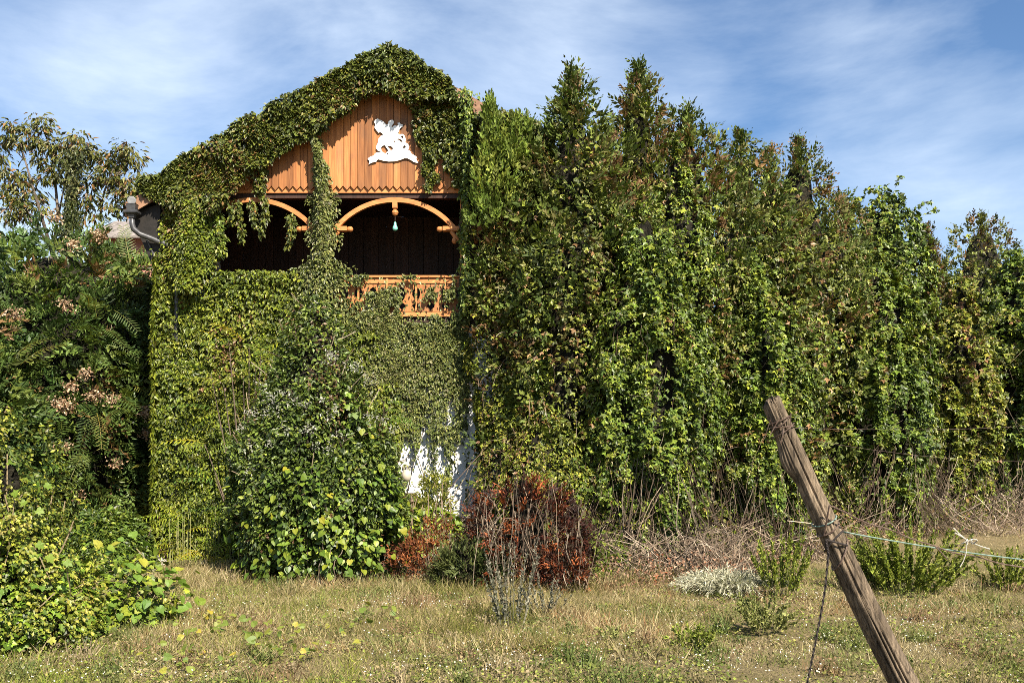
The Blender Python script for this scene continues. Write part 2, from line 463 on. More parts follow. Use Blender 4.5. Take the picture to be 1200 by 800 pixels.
G_STRAW = ([(.22, .16, .08), (.30, .23, .12), (.38, .31, .18), (.20, .19, .07), (.13, .15, .04)], (2, 3, 2, 2, 1.5))
G_TWIG = ([(.14, .10, .07), (.20, .15, .105), (.30, .24, .18), (.10, .065, .045)], (2, 3, 1.5, 1))

def shape_points(n, c, z0, z1, prof, seed, lump=0.22, drape=0.0, front=0.6, squash=1.0, bump=0.0, hole=0.0, inner=0.12):
    """points scattered through the outer layer of an upright, lumpy crown; returns points, outward normals, depth in"""
    t = rng.random(n * 3)
    w = prof(t); keep = rng.random(n * 3) < w / w.max()
    t = t[keep][:n]; n = len(t)
    th = rng.random(n) * 2 * math.pi
    fr = rng.random(n) < front
    th = np.where(fr, -math.pi / 2 + (rng.random(n) - .5) * math.pi * 1.15, th)
    P, N, r = shell(t, th, c, z0, z1, prof, seed, lump, drape, squash)
    if bump:
        b = (fbm(P * 2.6, seed + 5, 2) - 0.5) * 2
        P = P + N * (b * bump)[:, None]
    d = rng.exponential(inner, n)
    P = P - N * d[:, None]
    if hole:
        k = rng.random(n) > hole * sm(0.45, 0.58, fbm(P * np.array([3.6, 3.6, 1.3]), seed + 9, 3))
        P, N, d, t = P[k], N[k], d[k], t[k]
    return P, N, d, t

def shell(t, th, c, z0, z1, prof, seed, lump, drape, squash):
    z = z0 + (z1 - z0) * t
    q = np.stack([np.cos(th) * 1.5 + c[0], np.sin(th) * 1.5 + c[1], z * 0.8], 1)
    q2 = np.stack([np.cos(th) * 4.6 + c[0], np.sin(th) * 4.6 + c[1], z * 0.35], 1)
    k = 1 + lump * 2 * (fbm(q, seed, 3) - .5) + drape * 2 * (fbm(q2, seed + 3, 2) - .5)
    r = prof(t) * k
    slope = (prof(np.clip(t - .02, 0, 1)) - prof(np.clip(t + .02, 0, 1))) / (0.04 * (z1 - z0))
    N = unit(np.stack([np.cos(th), np.sin(th), np.clip(slope, -0.6, 2.0)], 1))
    P = np.stack([c[0] + r * np.cos(th), c[1] + squash * r * np.sin(th), z], 1)
    return P, N, r

def inner_hull(parent, c, z0, z1, prof, seed, lump, drape, squash, k=0.72, name='light_block_core'):  # added opaque hull: stops light leaking through the crown, backs gaps with dark
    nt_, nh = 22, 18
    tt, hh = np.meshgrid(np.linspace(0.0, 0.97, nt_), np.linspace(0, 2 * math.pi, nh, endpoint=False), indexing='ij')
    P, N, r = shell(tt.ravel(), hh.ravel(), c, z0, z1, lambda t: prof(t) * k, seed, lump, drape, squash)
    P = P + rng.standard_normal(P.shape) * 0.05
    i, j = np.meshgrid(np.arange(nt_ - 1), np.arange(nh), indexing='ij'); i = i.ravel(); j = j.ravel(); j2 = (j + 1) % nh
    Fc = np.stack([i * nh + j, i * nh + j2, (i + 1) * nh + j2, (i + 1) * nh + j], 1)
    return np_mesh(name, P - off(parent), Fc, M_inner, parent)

def hang_dirs(N, n, down=0.9, out=0.45, j=0.4):
    T = np.array([0, 0, -down]) + N * out + rnd(n, j)
    Nn = N * 0.9 + np.array([0, 0, 0.55]) + rnd(n, 0.38)
    return T, Nn

def sprays(buf, P, A, L, k, size, cols, wts, seed, tm=NEEDLE, splay=0.75, lum=0.22, droop=0.0):
    """feathery twigs: k scale-leaf tufts down each axis A of length L"""
    m = len(P); A = unit(A)
    side = unit(np.cross(A, rnd(m)))
    L = np.broadcast_to(np.asarray(L, float), (m,))
    cbase = palette(P, cols, wts, seed, 0.9, 0.45, lum)
    for q in range(k):
        s = (q + 0.6) / k
        sgn = 1 if q % 2 else -1
        T = A * (1 - 0.2 * s) + side * sgn * splay * (1.15 - s) + rnd(m, 0.16)
        Pq = P + A * (s * L)[:, None] + np.array([0, 0, -droop]) * (s * s * L)[:, None] + rnd(m, 0.02)
        buf.leaves(Pq, T, np.cross(side, A) + rnd(m, 0.35), L * size * (1.25 - 0.7 * s) * (0.8 + 0.4 * rng.random(m)), tm, cbase * (0.85 + 0.3 * rng.random((m, 1))))

def trunk(parent, c, h, r, lean=(0, 0)):
    x0, y0 = c
    b = MB()
    ps = [(x0 + lean[0] * s - parent.location.x + 0.05 * math.sin(s * 9), y0 + lean[1] * s - parent.location.y, s * h - parent.location.z) for s in np.linspace(-0.02, 1, 9)]
    b.tube(ps, [r * (1 - 0.85 * s) + 0.012 + (0.08 * r * 6 if s == 0 else 0) for s in np.linspace(0, 1, 9)], 8)
    # limbs
    for q in range(10):
        s = 0.22 + 0.07 * q; a = q * 2.4
        p0 = Vector((x0 - parent.location.x + lean[0] * s, y0 - parent.location.y + lean[1] * s, s * h - parent.location.z))
        d = Vector((math.cos(a), math.sin(a), 0.8)) * (0.9 * (1.1 - s))
        b.tube([p0, p0 + d * 0.5 + Vector((0, 0, .05)), p0 + d], [r * .4 * (1.1 - s), r * .25 * (1.1 - s), .01], 5)
    return b.build('trunk', M_bark, parent, smooth=True)

# ------------------------------------------------------------------ ground
def gz(x, y):
    return 0.0 + 0.10 * (fbm(np.stack([x * .35, y * .35, 0 * x], 1), 3, 3) - 0.5)

xs = np.concatenate([[-900, -400, -150, -60], np.linspace(-24, 30, 100), [60, 150, 400, 900]])
ys = np.concatenate([[-300, -80, -20], np.linspace(-6, 50, 110), [80, 160, 400, 1600]])
gx, gy = np.meshgrid(xs, ys, indexing='ij')
gV = np.stack([gx.ravel(), gy.ravel(), gz(gx.ravel(), gy.ravel())], 1)
ni, nj = gx.shape
i, j = np.meshgrid(np.arange(ni - 1), np.arange(nj - 1), indexing='ij'); i = i.ravel(); j = j.ravel()
gF = np.stack([i * nj + j, (i + 1) * nj + j, (i + 1) * nj + j + 1, i * nj + j + 1], 1)

m, nt, N, L, out = new_mat('dry_meadow_soil')
tc = N.new('ShaderNodeTexCoord')
n1 = N.new('ShaderNodeTexNoise'); n1.inputs['Scale'].default_value = 0.7; n1.inputs['Detail'].default_value = 9; n1.inputs['Roughness'].default_value = 0.7
n2 = N.new('ShaderNodeTexNoise'); n2.inputs['Scale'].default_value = 26; n2.inputs['Detail'].default_value = 6; n2.inputs['Roughness'].default_value = 0.8
L.new(tc.outputs['Object'], n1.inputs['Vector']); L.new(tc.outputs['Object'], n2.inputs['Vector'])
r1 = N.new('ShaderNodeValToRGB')
r1.color_ramp.elements[0].position = .36; r1.color_ramp.elements[0].color = (.17, .14, .065, 1)
r1.color_ramp.elements[1].position = .64; r1.color_ramp.elements[1].color = (.27, .205, .115, 1)
r2 = N.new('ShaderNodeMapRange'); r2.inputs['From Min'].default_value = .3; r2.inputs['From Max'].default_value = .7; r2.inputs['To Min'].default_value = .3; r2.inputs['To Max'].default_value = 1.75
L.new(n1.outputs['Fac'], r1.inputs['Fac']); L.new(n2.outputs['Fac'], r2.inputs['Value'])
sc = N.new('ShaderNodeVectorMath'); sc.operation = 'SCALE'
L.new(r1.outputs['Color'], sc.inputs[0]); L.new(r2.outputs['Result'], sc.inputs['Scale'])
b = N.new('ShaderNodeBsdfPrincipled'); b.inputs['Roughness'].default_value = .95; b.inputs['Specular IOR Level'].default_value = .1
L.new(sc.outputs['Vector'], b.inputs['Base Color'])
bp = N.new('ShaderNodeBump'); bp.inputs['Strength'].default_value = 1.0; bp.inputs['Distance'].default_value = .06
L.new(n2.outputs['Fac'], bp.inputs['Height']); L.new(bp.outputs['Normal'], b.inputs['Normal'])
L.new(b.outputs[0], out.inputs['Surface'])
g = np_mesh('ground', gV, gF, m, smooth=True, kind='structure')

# ------------------------------------------------------------------ the house
HY = 22.0
k = HY / F
XC, HW = -2.70, 5.03                       # ridge axis, half width of the walls
XL, XR = XC - HW, XC + HW
RZ, SL = 11.08, 0.588                      # ridge height, roof slope
def roof_z(x): return RZ - SL * abs(x - XC)
house = thing('house', 'tall timber gabled house with balcony, buried under climbing leaves', 'house', (XC, HY, 0))
hx, hy, hz = house.location
O = (hx, hy, hz)
FZ = 5.27                                  # balcony floor
PB = EYE + (HOR - 224) * k                 # bottom of the gable boarding
BD = 3.2                                   # balcony depth
# walls with a cellar window opening in front
wx0, wx1, wz0, wz1 = -3.75, -2.09, 0.55, 1.46
w = MB()
w.box(XL, wx0, HY, HY + .35, 0, FZ - .16); w.box(wx1, XR, HY, HY + .35, 0, FZ - .16)
w.box(wx0, wx1, HY, HY + .35, wz1, FZ - .16); w.box(wx0, wx1, HY, HY + .35, 0, wz0)
w.build('front_wall', M_plaster, house, origin=O)
w = MB(); w.box(XL, XL + .35, HY + .352, HY + 12, 0, PB + .1); w.build('side_wall', M_plaster, house, origin=O)
w = MB(); w.box(XR - .35, XR, HY + .352, HY + 12, 0, PB + .1); w.build('side_wall', M_plaster, house, origin=O)
w = MB(); w.prism([(XL + .352, 0), (XR - .352, 0), (XR - .352, PB - .1), (XC, RZ - .3), (XL + .352, PB - .1)], HY + 11.65, HY + 12); w.build('rear_wall', M_plaster, house, origin=O)
wf = MB()
wf.box(wx0, wx1, HY - .03, HY + .12, wz1 - .09, wz1 - .002); wf.box(wx0, wx1, HY + .02, HY + .12, wz0 + .002, wz0 + .08)
wf.box(wx0 + .002, wx0 + .08, HY + .02, HY + .12, wz0 + .08, wz1 - .09); wf.box(wx1 - .08, wx1 - .002, HY + .02, HY + .12, wz0 + .08, wz1 - .09)
win = wf.build('window', M_dark, house, origin=O)
MB().box(wx0 + .08, wx1 - .08, HY + .06, HY + .08, wz0 + .08, wz1 - .09).build('pane', M_pane, win, origin=O)
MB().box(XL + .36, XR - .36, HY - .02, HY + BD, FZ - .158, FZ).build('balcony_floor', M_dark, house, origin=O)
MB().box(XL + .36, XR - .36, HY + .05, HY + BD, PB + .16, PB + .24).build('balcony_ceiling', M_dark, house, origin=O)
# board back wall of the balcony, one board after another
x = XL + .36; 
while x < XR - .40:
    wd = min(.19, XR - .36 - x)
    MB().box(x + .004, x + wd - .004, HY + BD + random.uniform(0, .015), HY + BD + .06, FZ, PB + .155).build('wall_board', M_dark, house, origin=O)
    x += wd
# gable planks with scalloped ends
x = XL - .1; npl = 0
while x < XR + .1:
    wd = .158
    a, bb = x + .004, x + wd - .004
    y0 = HY - .035 + random.uniform(-.008, .008)
    zb = PB + .055 + random.uniform(-.01, .01)
    za, zbm = roof_z(a) - .10, roof_z(bb) - .10
    if min(za, zbm) > zb + .1:
        poly = [(a, zb + .05), (a + wd * .2, zb + .015), (a + wd * .5 - .004, zb - .035), (a + wd * .8 - .008, zb + .015), (bb, zb + .05), (bb, zbm)]
        if a < XC < bb: poly.append((XC, RZ - .10))
        poly.append((a, za))
        MB().prism(poly, y0, HY + .012).build('plank', M_plank, house, origin=O); npl += 1
    x += wd
MB().box(XL - .05, XR + .05, HY + .013, HY + .06, PB - .035, PB + .16).build('fascia_board', M_trim, house, origin=O)
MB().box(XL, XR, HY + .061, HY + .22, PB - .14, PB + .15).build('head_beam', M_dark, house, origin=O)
# posts, arches, turned ends
posts = [(px - 600) * k for px in (212, 380, 545, 711)]
for xp in posts:
    MB().box(xp - .11, xp + .11, HY - .012, HY + .20, FZ, PB - .14).build('post', M_trim, house, bevel=.012, origin=O)
AZ = EYE + (HOR - 231) * k; SZ = EYE + (HOR - 268) * k
for a, bb in zip(posts[:-1], posts[1:]):
    xm = (a + bb) / 2; hw = (bb - a) / 2 - .16
    po, pi_ = [], []
    rise = AZ - SZ
    R = (hw * hw + rise * rise) / (2 * rise)
    a0 = math.asin(min(1, hw / R))
    for s in np.linspace(-a0, a0, 25):
        po.append((xm + R * math.sin(s), AZ - R + R * math.cos(s)))
        pi_.append((xm + (R - .10) * math.sin(s), AZ - R + (R - .10) * math.cos(s)))
    v = []; f = []
    for (xo, zo), (xi, zi) in zip(po, pi_):
        v += [(xo, HY + .03, zo), (xi, HY + .03, zi), (xi, HY + .12, zi), (xo, HY + .12, zo)]
    for q in range(24):
        for e in range(4):
            f.append((q * 4 + e, q * 4 + (e + 1) % 4, q * 4 + 4 + (e + 1) % 4, q * 4 + 4 + e))
    f += [(3, 2, 1, 0), (96, 97, 98, 99)]
    arch = MB().add(v, f).build('arch', M_trim, house, origin=O)
    pd = MB().box(xm - .055, xm + .055, HY + .02, HY + .13, AZ - .23, AZ - .101)
    pd.lathe((xm, HY + .075, AZ - .32), [(.02, .09), (.045, .075), (.03, .06), (.065, .03), (.075, -.01), (.05, -.06), (.012, -.08)], 12)
    pd.build('arch_pendant', M_trim, arch, origin=O)
    for sg, xe in ((1, a), (-1, bb)):
        t_ = MB().box(*sorted((xe + sg * .112, xe + sg * .50)), HY + .0, HY + .15, SZ - .045, SZ + .06)
        t_.lathe((xe + sg * .56, HY + .075, SZ + .005), [(.03, -.07), (.055, -.04), (.065, 0), (.055, .04), (.02, .065)], 10, 'x')
        t_.build('tie_beam', M_trim, house, bevel=.008, origin=O)
        q_ = MB().tube([(xe + sg * .13, HY + .06, SZ - .26), (xe + sg * .22, HY + .06, SZ - .17), (xe + sg * .31, HY + .06, SZ - .05)], [.03, .05, .045], 8)
        q_.lathe((xe + sg * .24, HY + .05, SZ - .27), [(.02, .09), (.05, .05), (.06, 0), (.03, -.05)], 10)
        q_.build('knee_brace', M_trim, house, origin=O)
# balustrade
RT = EYE + (HOR - 323) * k
for a, bb in zip(posts[:-1], posts[1:]):
    MB().box(a + .112, bb - .112, HY - .07, HY + .10, RT - .05, RT).build('hand_rail', M_trim, house, bevel=.008, origin=O)
    MB().box(a + .112, bb - .112, HY - .02, HY + .06, RT - .17, RT - .055).build('rail_beam', M_trim, house, origin=O)
    MB().box(a + .112, bb - .112, HY - .02, HY + .06, FZ + .08, FZ + .18).build('rail_beam', M_trim, house, origin=O)
    n_b = 9; wdt = (bb - a - .24) / n_b
    for q in range(n_b):
        x0 = a + .12 + wdt * q; hwid = wdt / 2
        prof = [(0.93, FZ + .19), (0.93, FZ + .24), (0.50, FZ + .29), (0.50, FZ + .34), (0.90, FZ + .39), (0.93, FZ + .42), (0.60, FZ + .50), (0.46, FZ + .57), (0.46, FZ + .62), (0.62, FZ + .69), (0.95, FZ + .73), (0.95, RT - .175)]
        xm = x0 + hwid
        poly = [(xm + u * hwid, z) for u, z in prof] + [(xm - u * hwid, z) for u, z in prof[::-1]]
        bl = MB().prism(poly, HY + .0, HY + .025).build('baluster', M_plank, house, origin=O)
        if q % 2 == 0:
            MB().box(x0 - .022, x0 + .022, HY - .045, HY - .002 if False else HY - .021, FZ + .2, RT - .052).build('batten', M_trim, house, origin=O)
# roof slabs, verge boards, rafters
RF, RB = HY - .24, HY + 12.4
for sg in (-1, 1):
    xe = XC + sg * (HW + .72); ze = roof_z(xe)
    poly = [(XC + sg * .002, RZ - .08), (XC + sg * .002, RZ + .06), (xe, ze + .06), (xe, ze - .08)]
    if sg > 0: poly = poly[::-1]
    rf = MB().prism(poly[::-1] if False else poly, RF, RB).build('roof', M_roof, house, origin=O)
    # rows of roof tiles, first rows from the verge only are in view
    pv = [(XC + sg * .004, RZ - .22), (XC + sg * .004, RZ + .10), (xe - sg * .01, ze + .10), (xe - sg * .01, ze - .22)]
    if sg > 0: pv = pv[::-1]
    MB().prism(pv, RF - .045, RF - .002).build('verge_board', M_verge, house, origin=O)
    # boxed eave: soffit and added end board, near-black colour stands in for shade
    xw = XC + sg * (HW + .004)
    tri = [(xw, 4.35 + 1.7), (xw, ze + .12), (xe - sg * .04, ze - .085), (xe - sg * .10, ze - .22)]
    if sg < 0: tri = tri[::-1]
    MB().prism(tri, HY - .10, HY - .02).build('eave_shade_board', M_soffit_shade, house, origin=O)
    MB().prism([(p[0], p[1] + .02) for p in tri], HY - .018, RB - .6).build('soffit', M_soffit_shade, house, origin=O)
    gt = MB()
    n_g = 10; v = []; f = []
    for yy in (RF - .15, RB):
        for q in range(n_g + 1):
            an = math.pi * q / n_g
            v.append((xe + sg * .04 + .09 * math.cos(an), yy, ze + .02 - .09 * math.sin(an)))
        for q in range(n_g + 1):
            an = math.pi * (n_g - q) / n_g
            v.append((xe + sg * .04 + .08 * math.cos(an), yy, ze + .02 - .08 * math.sin(an)))
    kk = 2 * (n_g + 1)
    f = [(q, (q + 1) % kk, kk + (q + 1) % kk, kk + q) for q in range(kk)]
    gut = gt.add(v, f).build('gutter', M_zinc, house, origin=O)
    if sg < 0:
        g0 = pt(155, 238, RF - .12)
        MB().lathe((g0.x, g0.y - .05, g0.z + .045), [(.01, -.012), (.085, -.008), (.095, 0), (.095, .03)], 18, 'y').build('end_cap', M_zincl, gut, origin=O)
        hp = MB()
        def sq(cx, cy, cz, r): return [(cx - r, cy - r, cz), (cx + r, cy - r, cz), (cx + r, cy + r, cz), (cx - r, cy + r, cz)]
        v = sq(g0.x, g0.y, g0.z - .03, .11) + sq(g0.x, g0.y, g0.z - .17, .09) + sq(g0.x, g0.y, g0.z - .175, .145) + sq(g0.x, g0.y, g0.z - .23, .145) + sq(g0.x, g0.y, g0.z - .26, .07) + sq(g0.x, g0.y, g0.z - .33, .06)
        f = [(q * 4 + e, q * 4 + (e + 1) % 4, q * 4 + 4 + (e + 1) % 4, q * 4 + 4 + e) for q in range(5) for e in range(4)]
        f = [t_[::-1] for t_ in f] + [(0, 1, 2, 3)[::-1], (20, 21, 22, 23)]
        hp.add(v, f).build('hopper', M_zinc, house, bevel=.008, origin=O)
        pe = pt(199, 288, HY - .16)
        MB().tube([(g0.x, g0.y, g0.z - .28), (g0.x, g0.y, g0.z - .46), (g0.x + .03, g0.y, g0.z - .56), (g0.x + .14, g0.y + .05, g0.z - .66), pe, (pe.x + .10, HY - .07, pe.z - .14), (pe.x + .12, HY - .066, pe.z - .8), (pe.x + .12, HY - .066, 0.1)],
                  [.06, .06, .062, .062, .062, .062, .06, .06], 12).build('downpipe', M_zinc, house, smooth=True, origin=O)
        p0, p1 = pt(172, 280, HY - .12), pt(187, 315, HY - .12)
        MB().tube([p0, p1], .022, 6).build('bracket', M_zinc, house, origin=O)

# white cut-out emblem: mounted rider over a ribbon
EZ = 11.43
def e2(q): return ((425 + q[0] / EZ - 600) * (HY - .05) / F, EYE + (HOR - (130 + q[1] / EZ)) * (HY - .05) / F)
outer = [(155, 150), (178, 122), (205, 106), (225, 124), (252, 131), (286, 156), (318, 192), (340, 182), (346, 150), (368, 130), (398, 124), (420, 144), (416, 172), (396, 196), (389, 220), (400, 226),
         (412, 208), (436, 200), (462, 208), (478, 190), (468, 168), (496, 162), (512, 184), (536, 188), (536, 216), (508, 232), (494, 248), (490, 272), (474, 296), (482, 318), (540, 316), (566, 344), (577, 385), (570, 428), (602, 442),
         (624, 476), (618, 514), (602, 534), (636, 540), (656, 580), (702, 604), (728, 626), (716, 648), (748, 704), (690, 692), (646, 662), (602, 640), (560, 640), (500, 664), (430, 680), (350, 683), (280, 673),
         (214, 654), (190, 664), (184, 686), (130, 696), (84, 719), (96, 680), (70, 644), (110, 614), (156, 604), (165, 576), (200, 560), (254, 556), (236, 548), (200, 534), (184, 505), (188, 470), (206, 430), (215, 380), (240, 345),
         (284, 322), (236, 288), (216, 299), (190, 270), (160, 225), (172, 190)]
holes = [[(252, 530), (246, 500), (268, 472), (298, 464), (322, 500), (346, 536), (312, 576), (270, 560)], [(328, 470), (380, 474), (411, 505), (400, 530), (374, 530), (350, 500)],
         [(415, 404), (440, 403), (442, 426), (414, 420)], [(450, 390), (480, 374), (520, 390), (541, 426), (508, 420), (488, 396)], [(514, 346), (535, 334), (551, 355), (540, 376), (518, 362)],
         [(538, 490), (560, 464), (583, 480), (570, 502), (545, 506)], [(344, 428), (374, 414), (371, 433)], [(320, 572), (334, 566), (344, 580), (330, 592)], [(252, 412), (264, 408), (270, 424), (258, 430)]]
cu = bpy.data.curves.new('emblem', 'CURVE'); cu.dimensions = '2D'; cu.fill_mode = 'BOTH'; cu.extrude = .014; cu.bevel_depth = 0
for lp in [outer] + holes:
    sp = cu.splines.new('POLY'); sp.points.add(len(lp) - 1); sp.use_cyclic_u = True
    for q, p in enumerate(lp):
        xx, zz = e2(p); sp.points[q].co = (xx - XC, zz - 9.0, 0, 1)
tmp = bpy.data.objects.new('emblem', cu); COL.objects.link(tmp)
bpy.context.view_layer.update()
me = bpy.data.meshes.new_from_object(tmp.evaluated_get(bpy.context.evaluated_depsgraph_get()))
bpy.data.objects.remove(tmp)
me.materials.clear(); me.materials.append(M_white); me.name = 'emblem'
emb = bpy.data.objects.new('emblem', me); COL.objects.link(emb)
emb.rotation_euler = (math.radians(90), 0, 0); emb.location = (XC, HY - .062, 9.0)
tag(emb, 'white cut-out emblem of a winged rider above a ribbon, on the orange gable planks', 'emblem')

# glass pendant under the middle arch, lamp on the plaster
gp = pt(463, 236, HY + .075)
hl = thing('hanging_lantern', 'small green glass lantern hanging under the middle arch of the balcony', 'lantern', (gp.x, gp.y, AZ - .62))
MB().tube([(0, 0, .235), (0, 0, .08)], .006, 5).build('cord', M_wire, hl)
MB().lathe((0, 0, 0), [(.012, .09), (.03, .06), (.028, .03), (.055, -.03), (.06, -.07), (.04, -.10), (.01, -.11)], 12).build('glass', M_glass, hl, smooth=True)
lp = pt(477, 556, HY)
lam = thing('wall_lamp', 'beige globe lamp on the bare white plaster beside the shrub', 'lamp', (lp.x, HY, lp.z))
MB().lathe((0, 0, 0.17), [(.10, 0), (.10, -.03), (.07, -.05), (.03, -.06)], 14, 'y').build('wall_plate', M_lamp, lam)
MB().tube([(0, -.05, .17), (0, -.14, .17), (0, -.16, .10)], .022, 8).build('arm', M_zinc, lam)
MB().lathe((0, -.16, -.02), [(.05, .13), (.075, .12), (.075, .10), (.10, .06), (.105, 0), (.09, -.07), (.05, -.115), (.01, -.125)], 16).build('globe', M_lamp, lam, smooth=True)

# neighbour building far left
NY = 33.0
nb = thing('neighbour_house', 'pink walled low building with grey tiled roof, half hidden behind the left trees', 'house', ((150 - 600) * NY / F, NY, 0))
nx0, nx1 = (112 - 600) * NY / F, (186 - 600) * NY / F
ez = EYE + (HOR - 278) * NY / F
MB().box(nx0, nx1, NY, NY + 7, 0, ez).build('wall', M_brickp, nb, origin=nb.location)
for q in range(6):
    yy = NY - .4 + q * .42; zz = ez - .1 + q * .17
    r_ = MB()
    for xx in np.arange(nx0 - .3, nx1 + .2, .34):
        r_.add([(xx, yy, zz), (xx + .32, yy, zz), (xx + .32, yy + .55, zz + .22), (xx, yy + .55, zz + .22), (xx, yy, zz + .05), (xx + .16, yy, zz + .09), (xx + .32, yy, zz + .05), (xx + .32, yy + .55, zz + .27), (xx + .16, yy + .55, zz + .31), (xx, yy + .55, zz + .27)],
               [(0, 1, 6, 5, 4), (4, 5, 8, 9), (5, 6, 7, 8), (1, 2, 7, 6), (0, 4, 9, 3), (3, 2, 1, 0)])
    r_.build('tile_row', M_greytile, nb, origin=nb.location)['kind'] = 'stuff'
MB().box(nx0, nx1, NY - .05, NY - .002, ez - 1.05, ez - .98).build('wall_band', M_greytile, nb, origin=nb.location)

# ------------------------------------------------------------------ ivy on the house (measured on the plane of the front)
def in_poly(px, py, poly):
    inside = np.zeros(len(px), bool); n = len(poly)
    for q in range(n):
        x1, y1 = poly[q]; x2, y2 = poly[(q + 1) % n]
        c = ((y1 > py) != (y2 > py)) & (px < (x2 - x1) * (py - y1) / (y2 - y1 + 1e-9) + x1)
        inside ^= c
    return inside

def poly_scatter(n, poly, jit=3.0, seed=0):
    a = np.array(poly, float); lo, hi = a.min(0), a.max(0)
    px = lo[0] + rng.random(n) * (hi[0] - lo[0]); py = lo[1] + rng.random(n) * (hi[1] - lo[1])
    q = np.stack([px / 14, py / 14, 0 * px], 1)
    jx = (fbm(q, seed, 2) - .5) * jit * 2; jy = (fbm(q, seed + 50, 2) - .5) * jit * 2
    kx = in_poly(px + jx, py + jy, poly)
    return px[kx], py[kx]

def wall_leaves(buf, px, py, Y, thick, size, pal, seed, tm=KITE, lump_sc=1.9, thin=0.35, dn=0.9, out_=0.5, jj=0.55):
    n = len(px)
    P0 = ptn(px, py, Y)
    l = fbm(P0 * lump_sc, seed, 3)
    cl = fbm(P0 * np.array([4.2, 1, 3.2]), seed + 12, 3)
    outer = rng.random(n) < .62
    d = np.where(outer, thick * (thin + (1 - thin) * sm(.3, .7, l)) * (1 - 0.4 * rng.random(n)), .02 + .05 * rng.random(n))
    keep = ~outer | (rng.random(n) < sm(.44, .54, cl) + .10)
    P0, d = P0[keep], d[keep]; n = len(P0)
    P = P0.copy(); P[:, 1] -= d
    Nn = np.tile(np.array([[0, -1.0, 0]]), (n, 1))
    T, N_ = hang_dirs(Nn, n, dn, out_, jj)
    sz = size * (0.65 + 0.7 * rng.random(n))
    buf.leaves(P, T, N_, sz, tm, palette(P, *pal, seed=seed, scale=.8, spread=.6))
    return P

def ivy_stems(buf, paths, Y, r=.012, col=(.12, .085, .06)):
    for a in paths:
        p = np.array([[pt(x, y, Y - .05 - .03 * math.sin(q * 2.1)) for q, (x, y) in enumerate(a)]], float).reshape(1, -1, 3)
        buf.stems(p, r, np.array(col))

def strand(buf, pts, w, Y, n, size, pal, seed, thick=.22, tm=KITE):
    """a hanging or climbing strand of leaves along a measured line"""
    a = np.array(pts, float); seg = np.linalg.norm(np.diff(a, axis=0), axis=1); cs = np.concatenate([[0], np.cumsum(seg)]) 
    s = rng.random(n) * cs[-1]
    px = np.interp(s, cs, a[:, 0]); py = np.interp(s, cs, a[:, 1])
    wv = np.interp(s, cs, w if hasattr(w, '__len__') else [w] * len(a))
    lob = .15 + 1.7 * fbm(np.stack([s / 11., 0 * s + seed, 0 * s], 1), seed, 2)
    u = np.clip(rng.standard_normal(n) * .48, -1.35, 1.35) * lob
    px = px + wv * u; py = py + rng.standard_normal(n) * 2.0
    P0 = ptn(px, py, Y); P = P0.copy()
    P[:, 1] -= thick * np.exp(-u * u * 2) * rng.random(n) ** .6
    Nn = np.stack([np.clip(u, -1, 1) * .7, -np.ones(n), 0 * u], 1); T, N_ = hang_dirs(Nn, n, .9, .5, .45)
    buf.leaves(P, T, N_, size * (.65 + .7 * rng.random(n)), tm, palette(P, *pal, seed=seed, spread=.6))

# wall ivy: left two thirds yellow green
ivy = thing('wall_ivy', 'dense yellow-green leaf cover over the house front below the balcony', 'climbing plant', (-5.0, HY, 0))
bf = Buf()
px, py = poly_scatter(160000, [(192, 245), (250, 246), (256, 318), (362, 314), (405, 378), (440, 384), (470, 420), (470, 520), (430, 662), (184, 662), (185, 420)], 5, 1)
dens = np.ones(len(px))
dens *= np.where((px > 245) & (py < 318), 0.0, 1)
kx = rng.random(len(px)) < dens
px, py = px[kx], py[kx]
wall_leaves(bf, px, py, HY - .02, .28, .092, G_IVYY, 21)
strand(bf, [(228, 240), (226, 265), (224, 300), (222, 340)], [18, 20, 24, 26], HY - .2, 9000, .105, G_IVYY, 26, .42)
# left return of the cover round the corner
n = 14000
zc = rng.random(n) * 6.6 + .05
P = np.stack([np.full(n, XL) - .03 - .14 * (.25 + .75 * sm(6.2, 4.6, zc)) * fbm(np.stack([zc * 1.5, rng.random(n) * 3, 0 * zc], 1), 4), HY + rng.random(n) ** 1.6 * 1.6 - .25, zc], 1)
Nn = np.tile(np.array([[-1.0, -.2, 0]]), (n, 1)); T, N_ = hang_dirs(Nn, n)
bf.leaves(P, T, N_, .12 * (.7 + .6 * rng.random(n)), KITE, palette(P, *G_IVYY, seed=22))
bf.build('foliage', M_leaf, ivy)
bs = Buf()
ivy_stems(bs, [[(212 + 27 * q + random.uniform(-8, 8) + 10 * math.sin(s * 1.3 + q), 660 - s * 34) for s in range(11)] for q in range(8)], HY, .012)
bs.build('stem', M_twig, ivy, kind=None)

# balcony ivy: grey green, thinning out over the white plaster
ivy2 = thing('wall_ivy', 'small-leaved grey-green ivy thinning out above the bare white plaster', 'climbing plant', (-2.2, HY, 0))
bf = Buf()
px, py = poly_scatter(180000, [(400, 322), (548, 322), (550, 660), (400, 660)], 3, 5)
streak = fbm(np.stack([px / 7.0, py / 60.0, 0 * px], 1), 31, 3)
streak2 = fbm(np.stack([px / 16.0, py / 30.0, 0 * px], 1), 37, 3)
end = 488 + 170 * (streak2 - .35) + 400 * (streak - .5)
left = sm(500, 455, px)                     # nearer the shrub it stays closed
d = np.ones(len(px))
d *= np.where(py < 378, np.where(fbm(np.stack([px / 15., py / 15., 0 * px], 1), 41, 2) > .53 + .08 * sm(372, 330, py), .75, .02), 1)
d *= np.where(py > 378, np.clip(1.0 - .62 * sm(420, 520, py) * (1 - left), .42, 1), 1)
d *= np.where(py > 400, np.where(streak > .57, .40, 1.0), 1)
d *= np.where((py > end) & (px > 455), .10 + .6 * left, 1)
